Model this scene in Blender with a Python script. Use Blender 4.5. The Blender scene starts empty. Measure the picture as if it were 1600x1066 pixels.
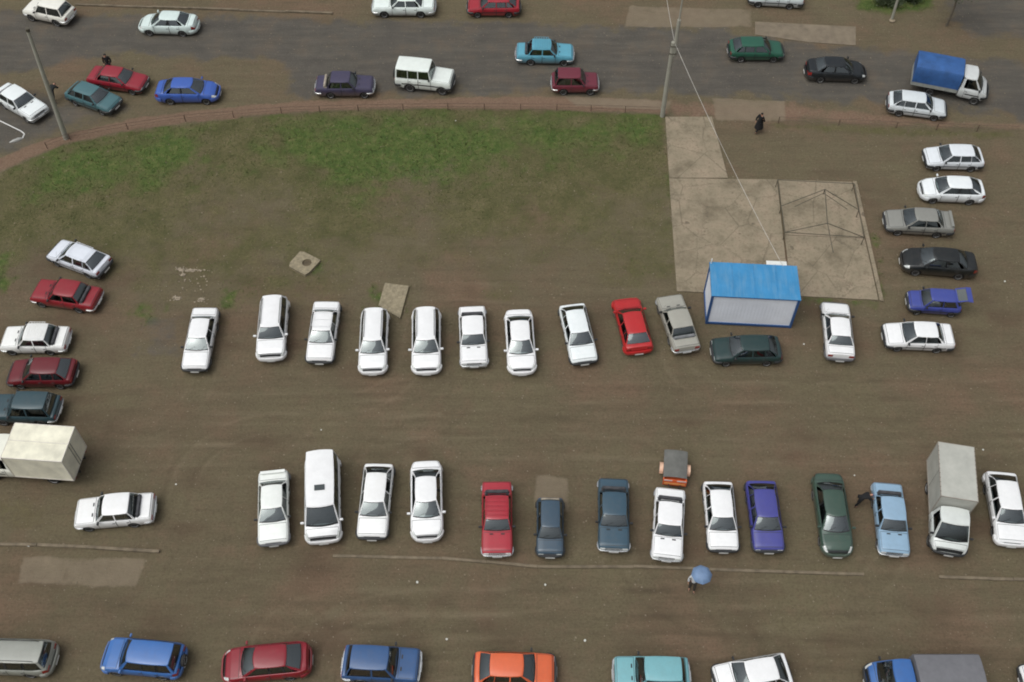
import bpy, math, random
import numpy as np
from mathutils import Vector, Matrix
R = math.radians
scene = bpy.context.scene
# ---------------------------------------------------------------- camera, world, sun, exposure
F_PX, TILT, CAM_H = 1680.0, R(53.6), 52.0
cd = bpy.data.cameras.new("camera"); cam = bpy.data.objects.new("camera", cd)
scene.collection.objects.link(cam); scene.camera = cam
cd.sensor_width = 36.0; cd.lens = 36.0 * F_PX / 1600.0; cd.clip_start = 0.5; cd.clip_end = 8000
cam.location = (0, 0, CAM_H); cam.rotation_euler = (R(90) - TILT, 0, 0)
SUN_EL = R(62)
w = bpy.data.worlds.new("World"); scene.world = w; w.use_nodes = True
nt = w.node_tree; bg = nt.nodes['Background']
sky = nt.nodes.new('ShaderNodeTexSky'); sky.sky_type = 'NISHITA'; sky.sun_disc = False
sky.sun_elevation = SUN_EL; sky.sun_rotation = R(240); sky.dust_density = 4.0; sky.ozone_density = 1.0
hs = nt.nodes.new('ShaderNodeHueSaturation'); hs.inputs['Saturation'].default_value = 0.24
nt.links.new(sky.outputs[0], hs.inputs['Color']); 
# overcast sky: brightest overhead, about a third as bright at the horizon
gtc = nt.nodes.new('ShaderNodeTexCoord'); gsx = nt.nodes.new('ShaderNodeSeparateXYZ'); nt.links.new(gtc.outputs['Generated'], gsx.inputs[0])
gmr = nt.nodes.new('ShaderNodeMapRange'); nt.links.new(gsx.outputs['Z'], gmr.inputs['Value'])
gmr.inputs['From Min'].default_value = 0; gmr.inputs['From Max'].default_value = 1; gmr.inputs['To Min'].default_value = .36; gmr.inputs['To Max'].default_value = 1.5
gmx = nt.nodes.new('ShaderNodeVectorMath'); gmx.operation = 'SCALE'; nt.links.new(hs.outputs[0], gmx.inputs[0]); nt.links.new(gmr.outputs[0], gmx.inputs['Scale'])
nt.links.new(gmx.outputs[0], bg.inputs['Color'])
bg.inputs['Strength'].default_value = 0.12
sl = bpy.data.lights.new("sun", 'SUN'); sl.energy = 1.1; sl.angle = R(65); sl.color = (.965, 1, .955)
sun = bpy.data.objects.new("sun", sl); scene.collection.objects.link(sun)
sun.rotation_euler = (R(28), 0, R(-60))
sun.location = (0, 0, 60)
vs = scene.view_settings; vs.view_transform = 'Standard'; vs.look = 'None'; vs.gamma = 1; vs.exposure = 0.05
scene.cycles.filter_width = 1.9

# ---------------------------------------------------------------- helpers
def un(u, v, z=0.0):
    """survey helper: world point at height z seen at photo pixel (u, v)"""
    c, s = math.cos(TILT), math.sin(TILT)
    a = (u - 800) / F_PX; b = -(v - 533) / F_PX
    d = (a, c + b * s, -s + b * c); t = (z - CAM_H) / d[2]
    return Vector((d[0] * t, d[1] * t, z))

def lin(c):
    return tuple((x / 255 / 12.92) if x / 255 <= .04045 else ((x / 255 + .055) / 1.055) ** 2.4 for x in c)

def tag(o, label=None, cat=None, group=None, kind=None):
    if label: o['label'] = label
    if cat: o['category'] = cat
    if group: o['group'] = group
    if kind: o['kind'] = kind
    return o

def link(o, parent=None):
    scene.collection.objects.link(o)
    if parent is not None: o.parent = parent
    return o

def empty(name, loc=(0, 0, 0), rz=0.0):
    o = bpy.data.objects.new(name, None); link(o); o.location = loc; o.rotation_euler = (0, 0, rz)
    o.empty_display_size = .3
    return o

class MB:
    """collects shapes; build() links them as ONE mesh object"""
    def __init__(s): s.v = []; s.f = []; s.m = []
    def add(s, vs, fs, m=0):
        n = len(s.v); s.v += [tuple(p) for p in vs]
        for f in fs: s.f.append(tuple(i + n for i in f)); s.m.append(m)
        return s
    def box(s, x0, x1, y0, y1, z0, z1, m=0, bev=0.0):
        if bev <= 0:
            v = [(x, y, z) for x in (x0, x1) for y in (y0, y1) for z in (z0, z1)]
            return s.add(v, [(0, 1, 3, 2), (4, 6, 7, 5), (0, 4, 5, 1), (2, 3, 7, 6), (0, 2, 6, 4), (1, 5, 7, 3)], m)
        b = bev; v = []; 
        def ring(z, k):
            return [(x0 + k, y0 + b, z), (x0 + b, y0 + k, z), (x1 - b, y0 + k, z), (x1 - k, y0 + b, z),
                    (x1 - k, y1 - b, z), (x1 - b, y1 - k, z), (x0 + b, y1 - k, z), (x0 + k, y1 - b, z)]
        rs = [ring(z0, b * .8), ring(z0 + b, 0), ring(z1 - b, 0), ring(z1, b * .8)]
        for r in rs: v += r
        f = [tuple(range(7, -1, -1)), tuple(range(24, 32))]
        for k in range(3):
            for i in range(8):
                j = (i + 1) % 8; f.append((k * 8 + i, k * 8 + j, k * 8 + 8 + j, k * 8 + 8 + i))
        return s.add(v, f, m)
    def rings(s, rs, m=0, closed=True, cap=True):
        n = len(rs[0]); v = [p for r in rs for p in r]; f = []
        for k in range(len(rs) - 1):
            for i in range(n if closed else n - 1):
                j = (i + 1) % n; f.append((k * n + i, k * n + j, k * n + n + j, k * n + n + i))
        if cap and closed: f.append(tuple(range(n - 1, -1, -1))); f.append(tuple(range((len(rs) - 1) * n, len(rs) * n)))
        return s.add(v, f, m)
    def tube(s, pts, r, m=0, n=8, cap=True):
        pts = [Vector(p) for p in pts]; rr = r if isinstance(r, (list, tuple)) else [r] * len(pts); out = []
        for k, p in enumerate(pts):
            d = (pts[min(k + 1, len(pts) - 1)] - pts[max(k - 1, 0)]).normalized()
            a = d.cross(Vector((0, 0, 1))) if abs(d.z) < .95 else d.cross(Vector((1, 0, 0)))
            a.normalize(); b = d.cross(a).normalized()
            out.append([tuple(p + (a * math.cos(t) + b * math.sin(t)) * rr[k]) for t in [2 * math.pi * i / n for i in range(n)]])
        return s.rings(out, m, True, cap)
    def lathe_y(s, prof, m=0, n=20, c=(0, 0, 0)):
        rs = [[(c[0] + r * math.cos(2 * math.pi * i / n), c[1] + y, c[2] + r * math.sin(2 * math.pi * i / n)) for i in range(n)] for r, y in prof]
        return s.rings(rs, m, True, True)
    def grid(s, P, m=0):
        a, b = len(P), len(P[0]); v = [p for r in P for p in r]
        return s.add(v, [(i * b + j, i * b + j + 1, (i + 1) * b + j + 1, (i + 1) * b + j) for i in range(a - 1) for j in range(b - 1)], m)
    def build(s, name, mats, parent=None, smooth=35, fix=True):
        me = bpy.data.meshes.new(name); me.from_pydata(s.v, [], s.f)
        for mt in (mats if isinstance(mats, (list, tuple)) else [mats]): me.materials.append(mt)
        me.polygons.foreach_set('material_index', s.m)
        if fix:
            import bmesh
            bm = bmesh.new(); bm.from_mesh(me); bmesh.ops.remove_doubles(bm, verts=bm.verts, dist=.0004)
            bmesh.ops.recalc_face_normals(bm, faces=bm.faces); bm.to_mesh(me); bm.free()
        me.update()
        if smooth:
            me.polygons.foreach_set('use_smooth', [True] * len(me.polygons)); me.set_sharp_from_angle(angle=R(smooth))
        o = bpy.data.objects.new(name, me); link(o, parent)
        return o

# ---------------------------------------------------------------- materials
def newmat(name):
    m = bpy.data.materials.new(name); m.use_nodes = True; n = m.node_tree.nodes; l = m.node_tree.links
    return m, n, l, n['Principled BSDF']

def nd(n, typ, **kw):
    x = n.new(typ)
    for k, v in kw.items():
        if hasattr(x, k): setattr(x, k, v)
        else: x.inputs[k.replace('_', ' ')].default_value = v
    return x

def noise(n, l, scale, detail=6, rough=.6, vec=None, dim='3D'):
    x = n.new('ShaderNodeTexNoise'); x.inputs['Scale'].default_value = scale; x.inputs['Detail'].default_value = detail
    x.inputs['Roughness'].default_value = rough
    if vec is not None: l.new(vec, x.inputs['Vector'])
    return x.outputs['Fac']

def ramp(n, l, fac, stops):
    r = n.new('ShaderNodeValToRGB'); e = r.color_ramp.elements
    while len(e) < len(stops): e.new(.5)
    for k, (p, c) in enumerate(stops):
        e[k].position = p; e[k].color = (tuple(c)[:3] if isinstance(c, (tuple, list)) else (c, c, c)) + (1,)
    l.new(fac, r.inputs[0]); return r.outputs[0]

def mixc(n, l, fac, a, b, mode='MIX'):
    x = n.new('ShaderNodeMix'); x.data_type = 'RGBA'; x.blend_type = mode
    for s, val in ((x.inputs[0], fac), (x.inputs[6], a), (x.inputs[7], b)):
        if hasattr(val, 'is_output') or isinstance(val, bpy.types.NodeSocket): l.new(val, s)
        else: s.default_value = val if not isinstance(val, tuple) else (tuple(val) + (1,))[:4]
    return x.outputs[2]

def mth(n, l, op, a, b=0.0, clamp=False):
    x = n.new('ShaderNodeMath'); x.operation = op; x.use_clamp = clamp
    for s, val in ((x.inputs[0], a), (x.inputs[1], b)):
        if isinstance(val, bpy.types.NodeSocket): l.new(val, s)
        else: s.default_value = val
    return x.outputs[0]

def simple(name, col, rough=.6, metal=0.0, var=.15, scale=3.0, spec=.5, coat=0.0, bump=0.0, bscale=30):
    m, n, l, p = newmat(name)
    tc = n.new('ShaderNodeTexCoord')
    f = noise(n, l, scale, 5, .6, tc.outputs['Object'])
    a = tuple(c * (1 - var) for c in col); b = tuple(min(1, c * (1 + var)) for c in col)
    l.new(ramp(n, l, f, [(.3, a), (.7, b)]), p.inputs['Base Color'])
    p.inputs['Roughness'].default_value = rough; p.inputs['Metallic'].default_value = metal
    p.inputs['Specular IOR Level'].default_value = spec; p.inputs['Coat Weight'].default_value = coat
    if bump:
        bn = n.new('ShaderNodeBump'); bn.inputs['Strength'].default_value = bump; bn.inputs['Distance'].default_value = .02
        l.new(noise(n, l, bscale, 4, .6, tc.outputs['Object']), bn.inputs['Height']); l.new(bn.outputs[0], p.inputs['Normal'])
    return m

_paints = {}
def paint(rgb, rough=.32, metal=0.0, dirtiness=.62, height=.42):
    """car paint with road dirt low on the body and faint dust on top"""
    key = (rgb, rough, dirtiness, height)
    if key in _paints: return _paints[key]
    m, n, l, p = newmat('paint')
    col = lin(rgb); col = tuple(min(.81, c) for c in col) if min(col) > .5 else tuple(max(.004, c * .90 - .007) for c in col)
    tc = n.new('ShaderNodeTexCoord'); sx = n.new('ShaderNodeSeparateXYZ'); l.new(tc.outputs['Object'], sx.inputs[0])
    oi = n.new('ShaderNodeObjectInfo')
    f = noise(n, l, 2.2, 6, .65, tc.outputs['Object'])
    base = ramp(n, l, f, [(.3, tuple(c * .93 for c in col)), (.7, tuple(min(.82, c * 1.04) for c in col))])
    z = mth(n, l, 'ADD', sx.outputs['Z'], mth(n, l, 'MULTIPLY', f, -.45))
    dirt = n.new('ShaderNodeMapRange'); l.new(z, dirt.inputs['Value'])
    dirt.inputs['From Min'].default_value = height; dirt.inputs['From Max'].default_value = -.02
    dirt.inputs['To Min'].default_value = 0; dirt.inputs['To Max'].default_value = dirtiness
    dust = ramp(n, l, noise(n, l, 4, 8, .75, tc.outputs['Object']), [(.45, .0 if min(col) > .5 else .02), (.78, .03 + .06 * dirtiness if min(col) > .5 else .08 + .12 * dirtiness)])
    fac = mth(n, l, 'MAXIMUM', dirt.outputs[0], dust)
    l.new(mixc(n, l, fac, base, (.135, .105, .078)), p.inputs['Base Color'])
    l.new(mth(n, l, 'ADD', mth(n, l, 'MULTIPLY', fac, .5), rough), p.inputs['Roughness'])
    p.inputs['Metallic'].default_value = metal; p.inputs['Coat Weight'].default_value = .35; p.inputs['Coat Roughness'].default_value = .12
    _paints[key] = m; return m

def glassmat(name, tint=(.42, .50, .49), refl=.17, rough=.04):
    m, n, l, p = newmat(name); n.remove(p); out = n['Material Output']
    tr = n.new('ShaderNodeBsdfTransparent'); tr.inputs[0].default_value = tint + (1,)
    gl = n.new('ShaderNodeBsdfGlossy'); gl.inputs['Roughness'].default_value = rough; gl.inputs[0].default_value = (.86, .93, .93, 1)
    fr = n.new('ShaderNodeFresnel'); fr.inputs[0].default_value = 1.5
    mx = n.new('ShaderNodeMixShader'); l.new(mth(n, l, 'ADD', fr.outputs[0], refl, True), mx.inputs[0])
    l.new(tr.outputs[0], mx.inputs[1]); l.new(gl.outputs[0], mx.inputs[2]); l.new(mx.outputs[0], out.inputs[0])
    return m

M = {}
M['PAINT'] = paint((236, 240, 236))
M['glass'] = glassmat('window_glass')
M['dark'] = simple('dark_underside', (.012, .012, .012), .8)
M['trim'] = simple('black_trim', (.022, .023, .024), .45)
M['rubber'] = simple('rubber', (.02, .019, .018), .85, var=.4)
M['rim'] = simple('rim_metal', (.36, .35, .34), .45, .3, var=.3)
M['chrome'] = simple('chrome', (.62, .63, .63), .22, .85)
M['lamp'] = simple('lamp_lens', (.62, .64, .62), .12, coat=1.0)
M['red_lamp'] = simple('tail_lens', (.22, .012, .01), .2, coat=1.0)
M['orange_lamp'] = simple('indicator_lens', (.6, .19, .03), .2, coat=1.0)
M['cloth'] = simple('seat_cloth', (.055, .055, .06), .9, var=.4)
M['cloth_beige'] = simple('seat_cloth_beige', (.30, .26, .21), .9, var=.3)
M['cloth_grey'] = simple('seat_cloth_grey', (.17, .175, .18), .9, var=.3)
M['dash'] = simple('dashboard_plastic', (.035, .036, .038), .6)
M['plate'] = simple('plate_white', (.6, .6, .58), .5)
M['steel_grey'] = simple('bumper_grey', (.10, .10, .105), .6)
# ---------------------------------------------------------------- car builder
SPEC = {
 'classic': dict(L=4.10, W=1.62, a=.05, r=.25, prof=[(-2.05,.70),(-2.02,.83),(-1.95,.885),(-1.35,.91),(.85,.93),(1.85,.865),(1.97,.83),(2.05,.74)],
   cr=.02, xA=.86, xB=.38, xC=-.88, xD=-1.22, zr=1.43, wr=.635, ins=.06, wx=(1.42,-1.0), wr_=.29, bow=.07,
   wins=[(-.98,-.80,-.22,-.20),(-.14,-.13,.72,.33)], doors=[(-.92,-.19),(-.17,.78)], bump='chrome', head='box', notch=True, vents=True),
 'sedan': dict(L=4.20, W=1.65, a=.07, r=.3, prof=[(-2.10,.74),(-2.07,.90),(-1.98,.955),(-1.4,.965),(.95,.90),(1.9,.76),(2.03,.71),(2.10,.62)],
   cr=.02, xA=1.0, xB=.34, xC=-.92, xD=-1.40, zr=1.39, wr=.57, ins=.06, wx=(1.36,-1.10), wr_=.28, bow=.08,
   wins=[(-1.02,-.84,-.26,-.24),(-.18,-.17,.84,.28)], doors=[(-1.0,-.22),(-.2,.86)], bump='trim', head='box', notch=True),
 'hatch': dict(L=4.02, W=1.65, a=.07, r=.3, prof=[(-2.01,.72),(-1.98,.88),(-1.90,.93),(-1.7,.94),(1.0,.89),(1.8,.76),(1.94,.71),(2.01,.62)],
   cr=.02, xA=1.0, xB=.36, xC=-1.16, xD=-1.80, zr=1.39, wr=.57, ins=.06, wx=(1.28,-1.18), wr_=.28, bow=.08,
   wins=[(-1.56,-1.12,-1.02,-.98),(-.96,-.92,-.26,-.24),(-.18,-.17,.84,.30)], doors=[(-1.02,-.22),(-.2,.86)], bump='trim', head='box'),
 'modern': dict(L=4.32, W=1.70, a=.24, r=.62, prof=[(-2.16,.66),(-2.14,.84),(-2.05,.955),(-1.9,.985),(-1.4,.98),(1.02,.93),(1.7,.82),(2.0,.72),(2.12,.62),(2.16,.55)],
   cr=.04, xA=1.12, xB=.38, xC=-.86, xD=-1.52, zr=1.42, wr=.56, ins=.09, wx=(1.40,-1.16), wr_=.30, bow=.14,
   wins=[(-1.12,-.80,-.28,-.26),(-.20,-.19,.92,.30)], doors=[(-1.02,-.24),(-.22,.92)], bump='body', head='wrap', notch=True),
 'liftback': dict(L=4.20, W=1.68, a=.22, r=.6, prof=[(-2.10,.66),(-2.08,.86),(-2.0,.965),(-1.8,.98),(1.02,.93),(1.7,.80),(1.96,.70),(2.06,.61),(2.10,.54)],
   cr=.04, xA=1.10, xB=.38, xC=-1.0, xD=-1.82, zr=1.42, wr=.56, ins=.09, wx=(1.34,-1.14), wr_=.29, bow=.13,
   wins=[(-1.50,-1.05,-1.05,-.86),(-.98,-.80,-.28,-.26),(-.20,-.19,.90,.30)], doors=[(-1.02,-.24),(-.22,.90)], bump='body', head='wrap'),
 'wagon': dict(L=4.40, W=1.70, a=.18, r=.5, prof=[(-2.20,.62),(-2.18,.88),(-2.12,.96),(1.05,.94),(1.75,.83),(2.06,.73),(2.16,.63),(2.20,.55)],
   cr=.04, xA=1.12, xB=.46, xC=-1.84, xD=-2.10, zr=1.47, wr=.57, ins=.07, wx=(1.40,-1.20), wr_=.30, bow=.12,
   wins=[(-1.98,-1.74,-1.14,-1.10),(-1.06,-1.02,-.28,-.26),(-.20,-.19,.92,.38)], doors=[(-1.1,-.24),(-.22,.92)], bump='body', head='wrap', rails='low'),
 'suv': dict(L=4.30, W=1.74, a=.14, r=.45, prof=[(-2.15,.72),(-2.13,1.0),(-2.06,1.06),(1.0,1.06),(1.75,.98),(2.02,.88),(2.12,.76),(2.15,.66)],
   cr=.04, xA=1.04, xB=.52, xC=-1.74, xD=-2.02, zr=1.66, wr=.60, ins=.06, wx=(1.34,-1.22), wr_=.34, bow=.10,
   wins=[(-1.88,-1.64,-1.14,-1.10),(-1.06,-1.02,-.28,-.26),(-.20,-.19,.84,.44)], doors=[(-1.1,-.24),(-.22,.86)], bump='body', head='wrap', rails='high', lift=.08),
 'niva': dict(L=3.72, W=1.66, a=.06, r=.25, prof=[(-1.86,.76),(-1.84,.93),(-1.78,.98),(.75,.99),(1.66,.93),(1.80,.90),(1.86,.80)],
   cr=.02, xA=.80, xB=.36, xC=-1.38, xD=-1.68, zr=1.62, wr=.60, ins=.06, wx=(1.24,-.96), wr_=.34, bow=.06,
   wins=[(-1.50,-1.28,-.40,-.38),(-.32,-.31,.64,.30)], doors=[(-.36,.70)], bump='chrome', head='box', vents=True, lift=.08),
 'oka': dict(L=3.20, W=1.42, a=.08, r=.25, prof=[(-1.60,.68),(-1.585,.86),(-1.54,.91),(.72,.87),(1.42,.78),(1.54,.73),(1.60,.64)],
   cr=.02, xA=.80, xB=.32, xC=-1.16, xD=-1.46, zr=1.38, wr=.50, ins=.06, wx=(1.06,-1.12), wr_=.26, bow=.07,
   wins=[(-1.32,-1.08,-.42,-.40),(-.34,-.33,.66,.27)], doors=[(-.38,.70)], bump='trim', head='box'),
 'volga': dict(L=4.76, W=1.80, a=.07, r=.3, prof=[(-2.38,.74),(-2.34,.90),(-2.25,.94),(-1.4,.96),(.88,.97),(2.1,.92),(2.30,.87),(2.38,.76)],
   cr=.03, xA=.92, xB=.36, xC=-.95, xD=-1.42, zr=1.47, wr=.63, ins=.07, wx=(1.48,-1.32), wr_=.32, bow=.09,
   wins=[(-1.10,-.86,-.24,-.22),(-.16,-.15,.78,.30)], doors=[(-1.05,-.21),(-.19,.84)], bump='chrome', head='box', notch=True),
 'jeep': dict(L=4.10, W=1.74, a=.03, r=.15, prof=[(-2.05,.78),(-2.04,1.14),(-2.02,1.22),(.62,1.24),(1.92,1.14),(2.0,1.12),(2.05,1.02)],
   cr=.02, xA=.66, xB=.46, xC=-1.96, xD=-2.01, zr=1.99, wr=.74, ins=.04, wx=(1.42,-.98), wr_=.38, bow=.02,
   wins=[(-1.90,-1.86,-1.10,-1.09),(-1.02,-1.01,-.36,-.35),(-.28,-.27,.54,.42)], doors=[(-1.05,-.33),(-.31,.60)], bump='trim', head='box', lift=.14, spare=True),
 'van': dict(L=4.95, W=1.86, a=.14, r=.5, prof=[(-2.47,.72),(-2.46,1.02),(-2.43,1.10),(1.72,1.08),(2.15,.97),(2.36,.84),(2.44,.72),(2.47,.60)],
   cr=.04, xA=1.80, xB=1.02, xC=-2.26, xD=-2.41, zr=1.95, wr=.74, ins=.05, wx=(1.66,-1.34), wr_=.33, bow=.14,
   wins=[(-2.30,-2.16,-1.30,-1.28),(-1.2,-1.19,-.10,-.09),(0,0,.62,.60),(.70,.68,1.56,.94)], doors=[(-.04,.66),(.68,1.62)], bump='body', head='wrap', lift=.04, sunroof=True),
 'cab': dict(L=2.10, W=1.96, a=.16, r=.5, prof=[(-1.05,.9),(-1.04,1.2),(-1.0,1.28),(.40,1.27),(.75,1.12),(.96,.98),(1.02,.85),(1.05,.7)],
   cr=.04, xA=.52, xB=-.08, xC=-.94, xD=-.99, zr=2.12, wr=.78, ins=.05, wx=(.30,None), wr_=.34, bow=.12,
   wins=[(-.55,-.55,.34,-.16)], doors=[(-.62,.40)], bump='trim', head='wrap', lift=.22, box_end=True),
}
SEC_F = [0, .30, .62, .90, 1.0]
SEC_Y = [-.02, 0.0, -.010, -.040, -.085]

class Body:
    def __init__(s, S):
        s.S = S; s.L = S['L']; s.W = S['W']; s.sill = .20 + S.get('lift', 0)
        s.px = [p[0] for p in S['prof']]; s.pz = [p[1] for p in S['prof']]
        s.t0, s.t1 = S['xD'] + .06, S['xA'] - .05
        R0 = S['wr_'] + .05; s.R0 = R0
        xs = set(round(x, 4) for x in s.px)
        for x in np.arange(-s.L / 2, s.L / 2, .16): xs.add(round(float(x), 4))
        for wx in S['wx']:
            if wx is None: continue
            for k in range(9): xs.add(round(wx + R0 * math.cos(math.pi * k / 8), 4))
            xs.add(round(wx + R0 + .012, 4)); xs.add(round(wx - R0 - .012, 4))
        for t in (s.t0, s.t1): xs.add(round(t, 4)); xs.add(round(t + .01, 4))
        xs = sorted(x for x in xs if -s.L / 2 <= x <= s.L / 2)
        out = [xs[0]]
        for x in xs[1:]:
            if x - out[-1] > .006: out.append(x)
        s.xs = out
    def hw(s, x):
        S = s.S; k = max(0.0, (abs(x) - (s.L / 2 - S['r'])) / S['r'])
        if S.get('box_end') and x < 0: k = 0
        return s.W / 2 * (1 - S['a'] * k * k)
    def deck(s, x): return float(np.interp(x, s.px, s.pz))
    def sec(s, x):
        S = s.S; w = s.hw(x); zt = s.deck(x); cr = S['cr']
        tub = s.t0 + .005 <= x <= s.t1 + .005
        e = max(0, (abs(x) - (s.L / 2 - .35)) / .35); bot = s.sill + .10 * e
        zi = zt - .40 if tub else None
        P = [(0, zi if tub else zt + cr), (.45 * w, zi if tub else zt + cr * .8), (w - .155, zi if tub else zt + cr * .25), (w - .145, zt + .002), (w - .06, zt - .012)]
        za = -1; fl = 0
        for wx in S['wx']:
            if wx is None: continue
            d = abs(x - wx)
            if d < s.R0: za = S['wr_'] + math.sqrt(max(0, s.R0 ** 2 - d * d))
            if d < s.R0 + .06: fl = .018 * (1 - max(0, (d - s.R0) / .06))
        top = zt - .065; span = top - bot
        for f, dy in zip(SEC_F, SEC_Y):
            z = top - f * span
            if za > z: z = min(za, top - .02 - .002 * f)
            P.append((w + dy + (fl if f > 0 else 0), z))
        P.append((0, P[-1][1]))
        return P
    def pt(s, x, j, side=1, off=0.0):
        P = s.sec(x); j0 = int(min(math.floor(j), len(P) - 2)); t = j - j0
        y = P[j0][0] * (1 - t) + P[j0 + 1][0] * t; z = P[j0][1] * (1 - t) + P[j0 + 1][1] * t
        dy = P[j0 + 1][0] - P[j0][0]; dz = P[j0 + 1][1] - P[j0][1]; n = math.hypot(dy, dz) or 1
        return (x, side * (y - dz / n * off), z + dy / n * off)
    def patch(s, mb, x0, x1, ja, jb, side=1, off=.005, m=0, both=False):
        xs = [x0] + [x for x in s.xs if x0 + .004 < x < x1 - .004] + [x1]
        js = [ja] + [j for j in range(int(ja) + 1, int(math.ceil(jb))) if ja < j < jb] + [jb]
        if both:
            P = [[s.pt(x, j, 1, off) for j in reversed(js)] + [s.pt(x, j, -1, off) for j in js[1 if ja == 0 else 0:]] for x in xs]
        else: P = [[s.pt(x, j, side, off) for j in js] for x in xs]
        mb.grid(P, m)
    def body(s):
        mb = MB(); rings = []
        for x in s.xs:
            P = s.sec(x); Lh = [(x, y, z) for y, z in P]; Rh = [(x, -y, z) for y, z in P[1:-1]]
            rings.append(Lh + Rh[::-1])
        n = len(rings[0]); v = [p for r in rings for p in r]; base = len(mb.v); mb.v += v; last = len(s.S['prof'])
        for k in range(len(rings) - 1):
            xm = (s.xs[k] + s.xs[k + 1]) / 2
            for i in range(n):
                j = (i + 1) % n; a = min(i, n - i - 1) if i < n else 0
                ja = i if i < 10 else n - 1 - i
                mi = 0
                if ja <= 2 and s.t0 <= xm <= s.t1 + .01: mi = 1
                if ja >= 9: mi = 2
                mb.f.append((base + k * n + i, base + k * n + j, base + (k + 1) * n + j, base + (k + 1) * n + i)); mb.m.append(mi)
        mb.f.append(tuple(base + i for i in range(n - 1, -1, -1))); mb.m.append(0)
        mb.f.append(tuple(base + (len(rings) - 1) * n + i for i in range(n))); mb.m.append(0)
        return mb

def lerp(a, b, t): return a + (b - a) * t

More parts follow.
